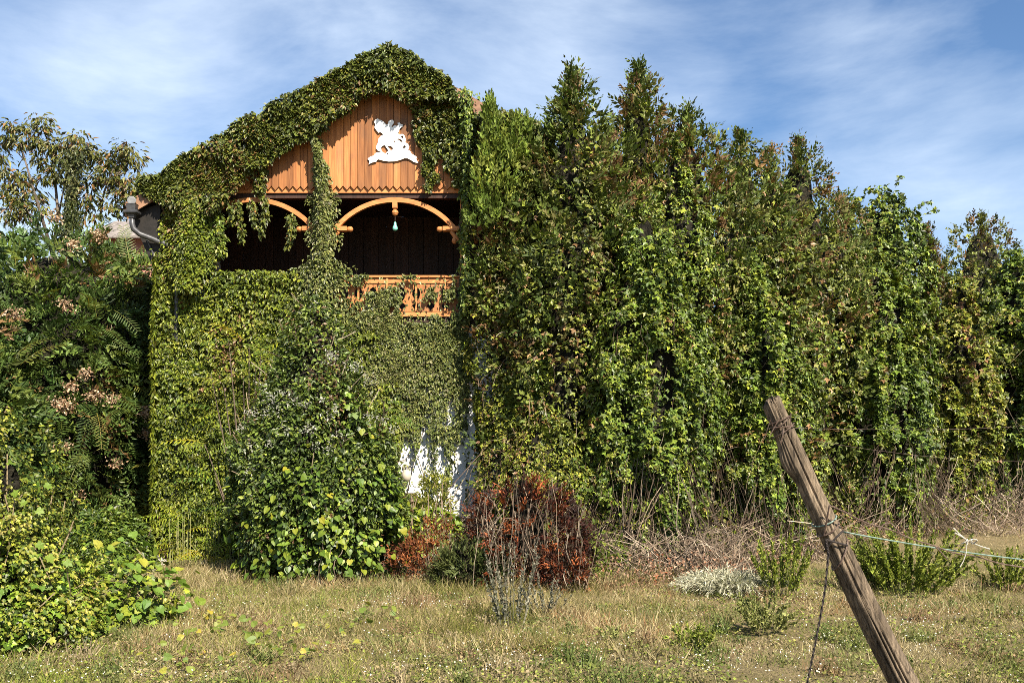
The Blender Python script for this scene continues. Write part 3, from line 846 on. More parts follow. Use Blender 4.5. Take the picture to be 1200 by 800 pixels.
d *= np.where((px > 464) & (px < 500) & (py > 518 + 170 * (streak - .5)) & (py < 578), .05, 1)
d *= np.where((px > 518) & (px < 546) & (py > 535 + 220 * (streak - .5)) & (py < 600), .12, 1)
d *= np.where(py > 620, .5, 1)
kx = rng.random(len(px)) < d
px, py = px[kx], py[kx]
wall_leaves(bf, px, py, HY - .09, .16, .080, G_IVYG, 25, tm=KITE, dn=1.1)
bf.build('foliage', M_leaf, ivy2)
bs = Buf()
ivy_stems(bs, [[(415 + 16 * q + random.uniform(-5, 5) + 5 * math.sin(s * 1.7 + q * 2), 640 - s * 27) for s in range(11)] for q in range(8)], HY, .010, (.22, .18, .14))
bs.build('stem', M_twig, ivy2, kind=None)

# roof ivy
ivy3 = thing('roof_ivy', 'thick dark-leaved creeper spilling over the left roof edge of the gable', 'climbing plant', (-5.5, HY, 7.5))
bf = Buf()
polyL = [(160, 216), (196, 196), (225, 178), (252, 162), (290, 141), (330, 119), (365, 97), (400, 79), (428, 64), (457, 51), (480, 62), (505, 78), (528, 95), (536, 120), (522, 118), (505, 116),
         (488, 122), (470, 118), (450, 108), (436, 108), (420, 120), (402, 136), (376, 153), (350, 170), (326, 181), (302, 196), (284, 212), (268, 234), (250, 252), (240, 250), (225, 248), (208, 252), (194, 240), (172, 228)]
px, py = poly_scatter(150000, polyL, 4, 8)
n = len(px)
wall_leaves(bf, px, py, RF - .03, .28, .105, G_ROOF, 28, thin=.15, lump_sc=1.8, out_=.6)
# the mat lying back over the tiles
n = 26000
sx = rng.random(n); xx = XC - (HW + .75) * sx; yy = RF + rng.random(n) ** 1.5 * 3.5
up = .08 + .14 * fbm(np.stack([xx * 1.3, yy * 1.3, 0 * xx], 1), 51, 3) * np.exp(-(yy - RF) * .35)
P = np.stack([xx, yy, RZ - SL * np.abs(xx - XC) + up], 1)
Nn = np.tile(np.array([[-.45, -.35, .8]]), (n, 1)); T, N_ = hang_dirs(Nn, n, .5, .4, .5)
bf.leaves(P, T, N_, .11 * (.7 + .6 * rng.random(n)), KITE, palette(P, *G_ROOF, seed=29))
n = 7000
xx = XC + 1.25 * rng.random(n); yy = RF + rng.random(n) ** 1.5 * 2.5
P = np.stack([xx, yy, RZ - SL * np.abs(xx - XC) + .06 + .12 * rng.random(n) * np.clip(1 - (xx - XC) / 1.2, .0, 1)], 1)
Nn = np.tile(np.array([[.3, -.35, .8]]), (n, 1)); T, N_ = hang_dirs(Nn, n, .5, .4, .5)
bf.leaves(P, T, N_, .14 * (.7 + .6 * rng.random(n)), KITE, palette(P, *G_ROOF, seed=30))
bf.build('foliage', M_gloss, ivy3)

# hanging creeper on the right of the gable
ivy4 = thing('hanging_creeper', 'dark creeper hanging down the right of the gable beside the emblem', 'climbing plant', (-1.6, RF, 8.0))
bf = Buf()
px, py = poly_scatter(26000, [(484, 104), (546, 112), (546, 200), (538, 222), (527, 214), (521, 182), (516, 168), (512, 196), (506, 228), (498, 222), (495, 188), (489, 150), (478, 124)], 12, 61)
wall_leaves(bf, px, py, HY - .06, .34, .09, G_ROOF, 62, lump_sc=2.4, thin=.2)
strand(bf, [(545, 110), (548, 160), (547, 220), (546, 300), (545, 370)], [18, 12, 7, 5, 7], HY - .10, 4200, .095, G_VINE, 63, .42)
strand(bf, [(566, 140), (584, 140), (600, 142), (616, 150), (632, 162)], [12, 20, 22, 20, 16], RF + .1, 6500, .105, G_ROOF, 64, .5)
bf.build('foliage', M_gloss, ivy4)
bs = Buf(); ivy_stems(bs, [[(545 + 4 * math.sin(s * 1.1), 375 - s * 24) for s in range(12)], [(549 + 3 * math.sin(s * 1.4 + 2), 375 - s * 24) for s in range(12)], [(541 + 3 * math.sin(s * 1.9 + 1), 375 - s * 22) for s in range(10)]], HY - .15, .018, (.17, .09, .06))
bs.build('stem', M_twig, ivy4, kind=None)

# creeper on the balcony post between the arches, and wisps in the left bay
ivy5 = thing('post_creeper', 'leafy creeper climbing the balcony post between the two open arches', 'climbing plant', (-4.15, HY, 5.0))
bf = Buf()
strand(bf, [(371, 165), (376, 195), (378, 222), (380, 250), (379, 280), (378, 310), (374, 345), (368, 400)], [5, 9, 11, 12, 14, 20, 34, 60], HY - .10, 12500, .09, G_IVYG, 71, .34)
bf.build('foliage', M_leaf, ivy5)
ivy6 = thing('hanging_creeper', 'thin creeper wisps dangling in the left balcony opening', 'climbing plant', (-6.0, HY, 7.5))
bf = Buf()
for q, (x0, y0, y1, w_) in enumerate([(272, 236, 262, 8), (281, 240, 284, 5), (296, 238, 266, 5), (308, 194, 226, 5), (310, 232, 276, 5), (341, 252, 292, 4), (302, 205, 226, 6), (247, 245, 318, 10), (256, 250, 300, 6)]):
    strand(bf, [(x0, y0), (x0 + 2, (y0 + y1) / 2), (x0 + 4 * math.sin(q), y1)], [w_, w_ * .7, w_ * .35], HY - .1, int((6 if q < 8 else 14) * (y1 - y0)), .10, G_ROOF if q < 7 else G_IVY, 80 + q, .2)
bf.build('foliage', M_leaf, ivy6)

# ------------------------------------------------------------------ conifers and vine curtains on the right
def spire(R, pw=.8, knee=.42):
    return lambda t: R * np.clip(((1 - np.clip(t, 0, 1)) / knee), 0.02, 1) ** pw * (0.80 + 0.20 * np.sin(np.clip(t, 0, 1) * math.pi))
def curtain(R, top=.18):
    return lambda t: R * np.clip((1 - np.clip(t, 0, 1)) / top, 0.03, 1) ** .55 * (0.72 + .28 * np.sin(np.clip(t * 1.05, 0, 1) * math.pi) + .10 * (1 - np.clip(t, 0, 1)))

def conifer(px, top, Y, R, label, pal=G_THUJA, seed=0, n=3400, vine=0.62, lsize=.10, squash=.8, bright=False, base=0.35, knee=.42, pw=.8, group='overgrown conifers beside the house'):
    c = pt(px, top, Y); h = c.z; c = (c.x, Y)
    t_ = thing('conifer', label, 'tree', (c[0], c[1], 0), group)
    trunk(t_, c, h * .93, .13)
    prof = spire(R, pw, knee)
    inner_hull(t_, c, base, h * .95, prof, seed, .26, .08, squash, .46)
    bf = Buf()
    P, N_, d, t = shape_points(int(n * .8), c, base, h - .2, prof, seed, .30, .12, .75, squash, .30, .75, .13)
    kx = rng.random(len(P)) < .25 + .75 * sm(.35, .8, t)
    P, N_ = P[kx], N_[kx]; m_ = len(P)
    A = N_ * .75 + np.array([0, 0, .45]) + rnd(m_, .45)
    sprays(bf, P, A, .20 + .24 * rng.random(m_), 8, .40, pal[0], pal[1], seed + 1, tm=TUFT, splay=.9)
    k_ = int(70 + n * .02)
    s_ = rng.random(k_)
    Pt = np.stack([c[0] + rnd(k_, .14)[:, 0] * (1.3 - s_), c[1] + rnd(k_, .14)[:, 1] * (1.3 - s_), h - .1 - 1.2 * (1 - s_)], 1)
    sprays(bf, Pt, np.stack([rng.standard_normal(k_) * .6, rng.standard_normal(k_) * .6, np.full(k_, .8)], 1), .16 + .2 * rng.random(k_), 8, .42, pal[0], pal[1], seed + 2, tm=TUFT, splay=.9)
    bf.build('crown', M_needle, t_)
    # creeper leaves threaded through all but the tip
    bf = Buf()
    P, N_, d, t = shape_points(int(n * 3.5 * vine), c, base, h * .97, prof, seed, .30, .12, .8, squash, .34, .85, .10)
    kx = rng.random(len(P)) < (1.0 - .75 * sm(.72, .98, t)) * (.25 + .75 * sm(.25, .6, t))
    P, N_ = P[kx] + N_[kx] * .05, N_[kx]
    T, Nn = hang_dirs(N_, len(P), .8, .5, .5)
    bf.leaves(P, T, Nn, lsize * (.6 + .8 * rng.random(len(P))), PALM3, palette(P, *G_CONV, seed=seed + 7, scale=.9, spread=.6, lum=.3))
    bf.build('creeper_leaves', M_leaf, t_)
    return t_, c, h, prof

def vine(px, top, Y, R, label, pal=G_VINE, seed=0, n=9000, size=.15, base=.55, squash=.95, drape=.36, lump=.26, topk=.18, tm=PALM3, stems=170, group='vine curtains over the conifers', leaves_mat=None, prof=None, hole=.97, hull=.60, bump=.34):
    c = pt(px, top, Y); h = c.z; c = (c.x, Y)
    t_ = thing('climbing_vine', label, 'climbing plant', (c[0], c[1], 0), group)
    prof = prof or curtain(R, topk)
    if hull: inner_hull(t_, c, base + .5, h * .95, prof, seed, lump, drape, squash, hull)
    bf = Buf()
    P, N_, d, t = shape_points(int(n * .80), c, base * .45, h, prof, seed, lump, drape, .85, squash, bump, hole, .10)
    # leaves get scarce towards the bare stems at the foot, with ragged tongues
    tongue = fbm(P * np.array([2.2, 2.2, .25]), seed + 4, 2)
    kx = rng.random(len(P)) < sm(-.03, .13, t + .34 * (tongue - .5))
    P, N_ = P[kx], N_[kx]; m_ = len(P)
    T, Nn = hang_dirs(N_, m_, .8, .55, .48)
    bf.leaves(P, T, Nn, size * (.55 + .9 * rng.random(m_)), tm, palette(P, *pal, seed=seed + 2, scale=.9, spread=.55, lum=.32))
    # stray shoots that break the outline
    q_ = int(30 + R * 20)
    Ps, Ns, ds, ts = shape_points(q_, c, h * .45, h, prof, seed, lump, drape, .3, squash, bump, 0, .02)
    bs = Buf(); s = np.linspace(0, 1, 6)[None, :, None]
    L_ = (.25 + .45 * rng.random(len(Ps)))[:, None, None]
    sh_ = Ps[:, None] + (Ns * .6 + np.array([0, 0, .5]) + rnd(len(Ps), .35))[:, None] * s * L_ - np.array([0, 0, .5]) * s ** 2.5 * L_
    bs.stems(sh_, .005, palette(Ps, *G_TWIG, seed=seed))
    for f_ in (.25, .45, .65, .85, 1.0):
        k0 = int(f_ * 5); Pq = sh_[:, k0]
        for r_ in range(3):
            bf.leaves(Pq + rnd(len(Pq), .03), rnd(len(Pq), .6) + np.array([0, 0, -.5]), rnd(len(Pq), .6) + np.array([0, -.5, .5]), size * (.5 + .6 * rng.random(len(Pq))), tm, palette(Pq, *pal, seed=seed + 3))
    bf.build('foliage', leaves_mat or M_leaf, t_)
    # bare stems: hang inside the leaves, tangle and splay out on the ground
    M_ = stems; K = 9
    th = -math.pi / 2 + (rng.random(M_) - .5) * math.pi * 1.1
    tb = .02 + .22 * rng.random(M_) ** 1.7
    Pt, Nt, r = shell(tb, th, c, base, h, prof, seed, lump, drape, squash)
    Pe = Pt.copy(); spread = .1 + .55 * rng.random(M_)
    Pe[:, 0] += np.cos(th) * spread + rng.standard_normal(M_) * .75; Pe[:, 1] += np.sin(th) * spread * squash; Pe[:, 2] = 0.02 + .25 * rng.random(M_) ** 3
    s = np.linspace(0, 1, K)[None, :, None]
    path = Pt[:, None, :] * (1 - s) + Pe[:, None, :] * s
    path[:, :, 2] -= (.25 * np.sin(s[:, :, 0] * math.pi)) * Pt[:, None, 2] * .5
    wob = np.cumsum(rng.standard_normal((M_, K, 3)) * .075, axis=1)
    path += wob * np.sin(s * math.pi) + Nt[:, None, :] * (-.04)
    path[:, :, 2] = np.maximum(path[:, :, 2], .01)
    bs.stems(path, .004 + .007 * rng.random((M_, 1)) * np.ones((1, K)), palette(Pt, *G_TWIG, seed=seed))
    # short dead twigs caught in the leaves
    m_ = int(stems * .55)
    Pd, Nd, dd_, td = shape_points(m_, c, base, h * .9, prof, seed, lump, drape, .8, squash, bump, 0, .05)
    s5 = np.linspace(0, 1, 5)[None, :, None]
    dirs = np.stack([rng.standard_normal(len(Pd)) * .5, rng.standard_normal(len(Pd)) * .3 - .15, -.4 - rng.random(len(Pd))], 1) * (.35 + .5 * rng.random((len(Pd), 1)))
    bs.stems(Pd[:, None] + dirs[:, None] * s5 + Nd[:, None] * .05 + np.cumsum(rng.standard_normal((len(Pd), 5, 3)) * .05, axis=1), .004, palette(Pd, *G_TWIG, seed=seed + 1))
    bs.build('bare_stem', M_dry, t_, kind='stuff')
    return t_

conifer(606, 150, 21.4, .82, 'light green pointed conifer right beside the balcony, first from the house', G_THUJA, 101, 2600, knee=.45, base=1.4, pw=.6, squash=.55)
conifer(672, 80, 20.9, 1.30, 'tall dark conifer spire, left of the two highest tops right of the house', G_THUJA, 102, 5200, knee=.42, pw=.52)
conifer(748, 74, 22.3, 1.30, 'tall narrow conifer spire, right of the two highest tops right of the house', G_THUJA, 103, 5200, knee=.42, pw=.55)
conifer(708, 148, 21.4, 1.25, 'lower bushy conifer filling the dip between the two highest spires', G_THUJA, 104, 2600, knee=.3, pw=.5)
conifer(802, 126, 22.8, 1.40, 'broad conifer with a ragged top, just right of the two highest spires', G_THUJA, 105, 5000, knee=.25, pw=.42)
conifer(868, 154, 25.4, 1.55, 'brownish conifer with forked top in the middle of the tree row', G_THUJA, 106, 3800, knee=.32, pw=.5, lsize=.11)
conifer(936, 162, 27.6, 1.65, 'brownish conifer with a notched crown, left of the leaf-domed tree', G_THUJA, 107, 3600, knee=.30, pw=.5, lsize=.12)
conifer(902, 172, 26.0, 1.5, 'thin see-through conifer between the two brownish tops of the row', G_THUJA, 108, 2600, knee=.35, lsize=.12)
conifer(985, 226, 29.6, 1.25, 'bushy dark conifer in the dip before the leaf-domed tree', G_THUJA, 112, 2600, knee=.25, pw=.45, lsize=.12)
conifer(1086, 262, 34.0, 1.2, 'small reddish conifer tip showing right of the leaf-domed tree', ([(.09, .06, .025), (.13, .06, .025), (.06, .08, .025)], (2, 1, 2)), 109, 2600, lsize=.14)
conifer(1150, 250, 37.5, 2.3, 'ragged brown-tipped conifer near the right end of the row', ([(.12, .07, .03), (.06, .08, .025), (.09, .11, .03)], (1.2, 2, 2)), 110, 4000, knee=.3, pw=.45, lsize=.15)

# bright green young growth at the top of the first conifer
yt = thing('conifer', 'slim vivid green young conifer tip in front of the roof end', 'tree', (pt(582, 0, 21.6).x, 21.6, 0), 'overgrown conifers beside the house')
trunk(yt, (yt.location.x, 21.6), pt(572, 170, 21.6).z, .05)
bf = Buf()
n = 620
s_ = rng.random(n)
pc = np.interp(s_, [0, .5, 1], [572, 584, 572])
pyv = 128 + 140 * (1 - s_); rw = 3 + 30 * (1 - s_) ** 1.1
xx = 574 + 8 * (1 - s_) + rng.uniform(-1, 1, n) * rw
P = ptn(xx, pyv, 20.7 + rng.random(n) * .6)
sprays(bf, P, np.stack([(xx - 574) / 40, rng.standard_normal(n) * .3 - .3, np.full(n, 1.1)], 1), .18 + .2 * rng.random(n), 8, .40, *G_THUJAB, 131, tm=TUFT)
n = 240; xx = 606 + rng.normal(0, 9, n); P = ptn(xx, 150 + 50 * rng.random(n), 20.7 + rng.random(n) * .5)
sprays(bf, P, np.stack([rng.standard_normal(n) * .3, -.3 + rng.standard_normal(n) * .3, np.full(n, 1.1)], 1), .18 + .2 * rng.random(n), 8, .40, *G_THUJAB, 132, tm=TUFT)
bf.build('crown', M_needle, yt)

vine(624, 172, 21.45, 1.18, 'yellow-green vine sheet hanging over the first conifer by the balcony', G_VINEY, 201, 50000, .086, base=1.3, lump=.14, topk=.45, squash=.42, bump=.14)
vine(664, 205, 21.2, .80, 'mixed green vine sheet below the tall left spire', G_VINE, 202, 22000, .09, base=3.0, topk=.5, squash=.7, stems=30)
vine(756, 235, 20.3, 1.05, 'broad bright green vine bulge hanging to the ground below the tall right spire', G_VINE, 203, 46000, .096, base=.7, topk=.40, stems=260, squash=.95)
vine(792, 158, 21.7, .80, 'dark draped vine column with trailing ends right of the highest spires', G_VINE, 204, 26000, .098, base=2.6, topk=.34, stems=40)
vine(884, 290, 22.9, 1.05, 'low vine curtain with bare brown stems left of the leaning post top', G_VINE, 205, 38000, .104, base=.7, topk=.5, stems=260, squash=1.2)
vine(902, 222, 26.8, 1.35, 'dark vine cover on the brownish conifers above the leaning post', G_VINE, 206, 32000, .115, base=.8, topk=.5)
vine(962, 236, 30.4, 1.0, 'vine cover with a deep shaded gap behind the leaning post', G_VINE, 207, 22000, .125, base=.8, topk=.45)
vine(1030, 220, 31.0, 1.45, 'round-topped dome of dark vine leaves rising right of the post', G_VINE, 208, 36000, .135, base=.8, topk=.14, stems=220)
vine(1026, 290, 28.6, 1.42, 'broad green vine curtain falling below the round leaf dome', G_VINE, 209, 46000, .128, base=.8, topk=.4, stems=320, squash=1.2)
vine(1122, 315, 32.0, 1.0, 'vine curtain with golden leaves and a brown bare streak', G_VINEY, 210, 26000, .138, base=.8, topk=.5, stems=220, squash=1.2)
vine(1188, 290, 35.5, 1.45, 'dark green vine cover near the right edge of the photo', G_VINE, 211, 34000, .152, base=1.0, topk=.35, stems=220, squash=1.2)
vine(1246, 300, 38.5, 2.0, 'last vine-covered mass at the right edge of the photo', G_VINE, 212, 26000, .16, base=1.0, topk=.4, stems=160)
conifer(640, 146, 21.5, 1.0, 'low bushy conifer in the dip between the roof end and the tall left spire', G_THUJA, 113, 2600, knee=.25, pw=.45, squash=.6)
vine(640, 476, 20.3, 1.20, 'low rounded mound of yellow-green small leaves above the red dead bush', G_VINEY, 213, 34000, .085, base=1.1, topk=.75, tm=KITE, stems=260, hull=.6, hole=.5, bump=.13, squash=.7)
vine(704, 500, 20.4, .7, 'ragged low vine skirt with dry twigs right of the yellow-green mound', G_VINE, 214, 13000, .092, base=.7, topk=.6, stems=260, hull=.6)

print('TRIS after vines', TRIS[0])

# dead tangle of stems at the foot of the row
dead = Buf()
def tangle(n, px0, px1, Y0, Y1, h0, h1, r=.007, pal=G_TWIG, seed=0):
    K = 6
    x = (px0 + (px1 - px0) * rng.random(n) - 600); Y = Y0 + (Y1 - Y0) * rng.random(n)
    b0 = np.stack([x * Y / F, Y, np.full(n, .0)], 1)
    h = h0 + (h1 - h0) * rng.random(n) ** 1.6
    lean = np.stack([rng.standard_normal(n) * 1.1, .2 + rng.standard_normal(n) * .6, np.ones(n)], 1)
    tipd = b0 + lean * h[:, None]
    s = np.linspace(0, 1, K)[None, :, None]
    p = b0[:, None] * (1 - s) + tipd[:, None] * s
    p = p + (rng.standard_normal((n, 1, 3)) * np.array([.35, .2, .15])) * np.sin(s * math.pi) * h[:, None, None] * .8 + rng.standard_normal((n, K, 3)) * .02
    p[:, :, 2] = np.maximum(p[:, :, 2], .0)
    dead.stems(p, r * (.6 + .8 * rng.random((n, 1))) * np.ones((1, K)), palette(b0, *pal, seed=seed))
tangle(1300, 640, 880, 18.3, 20.2, .15, .95, .006, seed=1)
tangle(650, 760, 1010, 21, 26, .2, 1.0, .008, seed=2)
tangle(800, 980, 1230, 27, 36, .2, 1.2, .010, seed=3)
# fallen dry leaves among them
n = 9000
Y = 17.5 + 17 * rng.random(n) ** 1.7; x0 = 640 + (Y - 17.5) * 26 - 40; px = x0 + rng.random(n) * 260
P = np.stack([(px - 600) * Y / F, Y, .02 + .5 * rng.random(n) ** 2], 1)
dead.leaves(P, rnd(n) + np.array([0, -.2, 0]), rnd(n, .6) + np.array([0, -.4, .8]), .055 * (.6 + .9 * rng.random(n)), KITE, palette(P, [(.20, .10, .06), (.28, .16, .10), (.34, .22, .15), (.30, .11, .05)], (2, 3, 2, 1), seed=9))
dd = dead.build('dead_stems', M_dry)
tag(dd, 'tangle of bare brown vine stems and dry leaves along the foot of the tree row', 'undergrowth')

fg = Buf(); n = 30000
px = 590 + 650 * rng.random(n); Yb = np.interp(px, [590, 700, 850, 1000, 1240], [18.6, 18.8, 21.5, 26.5, 34.5])
Y = Yb - 1.2 + 2.6 * rng.random(n) * (Yb / 20); x = (px - 600) * Y / F
cl = fbm(np.stack([x * 1.5, Y * 1.1, 0 * x], 1), 861, 3); kx = rng.random(n) < sm(.42, .58, cl); x, Y, cl = x[kx], Y[kx], cl[kx]; n = len(x)
P = np.stack([x, Y, .02 + (.25 + 1.5 * np.clip(cl - .45, 0, 1) * 2) * rng.random(n) ** 1.3], 1)
fg.leaves(P, rnd(n, .6) + np.array([0, 0, .1]), rnd(n, .5) + np.array([0, -.6, .6]), .08 * (Y / 20) * (.5 + .9 * rng.random(n)), KITEW, palette(P, [(.05, .085, .015), (.08, .12, .02), (.12, .16, .03), (.19, .19, .05), (.22, .14, .06)], (2, 3, 2.4, 1.4, 1), seed=862, scale=1.2))
n = 26000
px = 590 + 650 * rng.random(n); Yb = np.interp(px, [590, 700, 850, 1000, 1240], [18.4, 18.6, 21, 26, 34]); Y = Yb - 1.6 + 2.8 * rng.random(n) * (Yb / 20); x = (px - 600) * Y / F
P = np.stack([x, Y, np.zeros(n)], 1); fg.leaves(P, np.array([0, 0, 1.0]) + rnd(n, .7) * np.array([1, 1, .2]), rnd(n) * np.array([1, 1, .2]), (.08 + .40 * rng.random(n) ** 2) * (.8 + Y / 90), mk_blade(.025, -.12), palette(P, [(.30, .23, .12), (.22, .18, .09), (.14, .15, .05), (.36, .29, .17)], (2, 2, 2, 1), seed=863))
fo = fg.build('undergrowth', M_grass); tag(fo, 'low green weeds and dry grass mixed along the foot of the tree row', 'undergrowth')

# ------------------------------------------------------------------ shrubs in front of the house
def leaf_objects(parent, P, T, Nn, sizes, tm, col, mat, name='leaf', nmesh=3):
    """big leaves one can pick apart: each an object that shares its mesh"""
    from mathutils import Matrix
    mes = []
    for q in range(nmesh):
        tv, tf = tm
        v = tv.copy(); v[1:, 0] *= random.uniform(.85, 1.1); v[:, 2] += (rng.random(len(v)) - .5) * .06 + .10 * v[:, 0] * (q - 1)
        me = bpy.data.meshes.new(name); me.from_pydata(v.tolist(), [], tf.tolist()); me.materials.append(mat)
        at = me.attributes.new('Col', 'FLOAT_COLOR', 'POINT')
        c4 = np.ones((len(v), 4), np.float32); c4[:, :3] = col; at.data.foreach_set('color', c4.ravel())
        me.update(); mes.append(me)
    T = unit(T); Nn = unit(Nn - (Nn * T).sum(1, keepdims=True) * T); B = np.cross(T, Nn)
    o0 = off(parent)
    for q in range(len(P)):
        o = bpy.data.objects.new(name, mes[q % nmesh]); COL.objects.link(o); o.parent = parent
        m4 = Matrix(((B[q, 0], T[q, 0], Nn[q, 0], 0), (B[q, 1], T[q, 1], Nn[q, 1], 0), (B[q, 2], T[q, 2], Nn[q, 2], 0), (0, 0, 0, 1)))
        o.matrix_local = Matrix.Translation(P[q] - o0) @ m4 @ Matrix.Scale(float(sizes[q]), 4)
        TRIS[0] += len(tm[1])

def interp_prof(ts, rs):
    return lambda t: np.interp(np.clip(t, 0, 1), ts, rs)

# tall middle shrub
CY = 18.9
cs = (pt(368, 0, CY).x, CY)
sh = thing('shrub', 'tall cone-shaped shrub with white fluffy seed heads against the house front', 'shrub', (cs[0], CY, 0))
trunk(sh, cs, 4.8, .11)
prof = interp_prof([0, .1, .25, .45, .6, .75, .88, 1], [1.30, 1.50, 1.62, 1.48, 1.18, .78, .5, .15])
hS = pt(0, 345, CY).z
inner_hull(sh, cs, .1, hS * .95, prof, 301, .2, .05, .8, .66)
bf = Buf()
P, N_, d, t = shape_points(40000, cs, .15, hS, prof, 301, .22, .06, .6, .8, .22, .7, .14)
T, Nn = hang_dirs(N_, len(P), .35, .6, .6)
bf.leaves(P, T, Nn, .085 * (.6 + .8 * rng.random(len(P))), KITE, palette(P, [(.028, .052, .014), (.05, .085, .02), (.08, .125, .028), (.13, .175, .04), (.10, .055, .025)], (2, 3, 2.6, 1.4, .4), seed=302))
bf.build('foliage', M_leaf, sh)
# twigs showing through
bs = Buf(); n = 120
P, N_, d, t = shape_points(n, cs, .4, hS, prof, 301, .22, .06, .7, .8)
A = N_ * .7 + np.array([0, 0, .5]) + rnd(n, .3); s = np.linspace(-.6, .25, 5)[None, :, None]
bs.stems(P[:, None] + A[:, None] * s + rng.standard_normal((n, 5, 3)) * .02, .008, palette(P, *G_TWIG, seed=4))
bs.build('twig', M_dry, sh)
# white seed heads: tufts of fine hairs
bf = Buf(); n = 62
P, N_, d, t = shape_points(n * 4, cs, 1.9, hS - .2, prof, 301, .22, .06, .9, .8, .22, 0, .02)
cl = fbm(P * 1.1, 77, 2); P = P[np.argsort(-cl)[:n * 2]][::3]; n = len(P)
for q in range(26):
    dv = unit(rnd(n)); bf.leaves(P + rnd(n, .055) + np.array([0, -.06, 0]), dv, rnd(n), .045 + .03 * rng.random(n), NEEDLE, np.array([.34, .33, .28]) * (.7 + .5 * rng.random((n, 1))))
bf.build('seed_head', M_dry, sh)

# broad-leaved vine round its foot: the leaves are big enough to tell apart
bv = thing('broadleaf_vine', 'bright heart-leaved vine swathing the lower half of the tall shrub', 'climbing plant', (cs[0], CY - 1.2, 0))
bf = Buf()
prof2 = interp_prof([0, .2, .5, .8, 1], [1.55, 1.68, 1.52, 1.0, .35])
c2 = (pt(378, 0, CY).x, CY - .12)
P, N_, d, t = shape_points(8500, c2, .10, 3.7, prof2, 305, .30, .08, .7, .8, .36, .97, .16)
T, Nn = hang_dirs(N_, len(P), .6, .6, .45)
bf.leaves(P, T, Nn, .09 * (.5 + .9 * rng.random(len(P))), HEART, palette(P, [(.025, .05, .010), (.04, .08, .013), (.07, .12, .02), (.13, .18, .03)], (2.4, 3, 2, .8), seed=306))
bf.build('foliage', M_gloss, bv)
P, N_, d, t = shape_points(230, c2, .2, 3.6, prof2, 305, .30, .08, 1.0, .8, .2, 0, .0)
P = P + N_ * .06; T, Nn = hang_dirs(N_, len(P), .7, .5, .35)
leaf_objects(bv, P, T, Nn, .085 + .065 * rng.random(len(P)), HEART, (.13, .18, .02), M_leafobj)
bs = Buf(); n = 26
P, N_, d, t = shape_points(n, c2, .4, 2.8, prof2, 305, .30, .08, 1, .8)
s = np.linspace(0, 1, 8)[None, :, None]; Pe = P * np.array([1, 1, 0]) + rnd(n, .2) * np.array([1, .6, 0])
bs.stems(P[:, None] * (1 - s) + Pe[:, None] * s + rng.standard_normal((n, 8, 3)) * .04, .009, np.array([.26, .20, .15]))
bs.build('stem', M_dry, bv)

# right lower companion of the vine: runs on beside the plaster
bv2 = thing('broadleaf_vine', 'smaller heart-leaved vine between the white plaster and the orange dead bush', 'climbing plant', (pt(490, 0, 19.6).x, 19.6, 0))
bf = Buf(); c3 = (pt(496, 0, 19.6).x, 19.6)
pr3 = interp_prof([0, .5, 1], [.85, .8, .3])
P, N_, d, t = shape_points(1100, c3, .45, 1.35, pr3, 311, .3, .05, .75, .7, .15, .5, .12)
T, Nn = hang_dirs(N_, len(P), .6, .6, .45)
bf.leaves(P, T, Nn, .10 * (.6 + .7 * rng.random(len(P))), HEART, palette(P, [(.06, .10, .015), (.10, .16, .02), (.16, .22, .03)], (2, 3, 2), seed=312))
bf.build('foliage', M_leaf, bv2)
P, N_, d, t = shape_points(60, c3, .5, 1.35, pr3, 311, .3, .05, 1, .7)
T, Nn = hang_dirs(N_, len(P), .7, .5, .35)
leaf_objects(bv2, P + N_ * .05, T, Nn, .09 + .06 * rng.random(len(P)), HEART, (.13, .20, .03), M_leafobj)
bs = Buf(); n = 40; P = np.stack([c3[0] + rng.uniform(-.7, .7, n), 19.4 + rng.uniform(-.4, .4, n), 0 * rng.random(n)], 1); s = np.linspace(0, 1, 6)[None, :, None]
bs.stems(P[:, None] + s * (np.array([0, 0, 1.4]) + rnd(n, .15))[:, None] + rng.standard_normal((n, 6, 3)) * .03, .008, np.array([.2, .14, .1])); bs.build('stem', M_dry, bv2)

def bushy(name, label, px, py_top, Y, R, pal, seed, n, L=.34, squash=.8, base=.05, mat=None, cat='shrub', kk=9, prof=None, hole=.5, stems=60, hull=.55, up=.5, size=.42, tm=NEEDLE, droop=0):
    c = pt(px, py_top, Y); h = c.z; c = (c.x, Y)
    t_ = thing(name, label, cat, (c[0], Y, 0))
    prof = prof or interp_prof([0, .2, .55, .85, 1], [R * .75, R, R * .92, R * .5, R * .12])
    if hull: inner_hull(t_, c, base, h * .92, prof, seed, .25, .05, squash, hull)
    bf = Buf()
    P, N_, d, t = shape_points(n, c, base, h - L * .4, prof, seed, .28, .06, .6, squash, .18, hole, .12)
    m_ = len(P)
    sprays(bf, P, N_ * .7 + np.array([0, 0, up]) + rnd(m_, .35), L * (.7 + .6 * rng.random(m_)), kk, size, pal[0], pal[1], seed + 1, tm=tm, droop=droop)
    bf.build('foliage', mat or M_needle, t_)
    bs = Buf(); K = 7
    P, N_, d, t = shape_points(stems, c, base + .1 * h, h, prof, seed, .28, .06, .6, squash)
    m_ = len(P); s = np.linspace(0, 1, K)[None, :, None]
    P0 = np.stack([np.full(m_, c[0]) + rng.standard_normal(m_) * .12 * R, np.full(m_, c[1]) + rng.standard_normal(m_) * .1, 0 * P[:, 2]], 1)
    bs.stems(P0[:, None] * (1 - s) + P[:, None] * s + (N_ * .25)[:, None] * np.sin(s * math.pi) + rng.standard_normal((m_, K, 3)) * .02, .008, palette(P, *G_TWIG, seed=seed))
    bs.build('stem', M_dry, t_)
    return t_

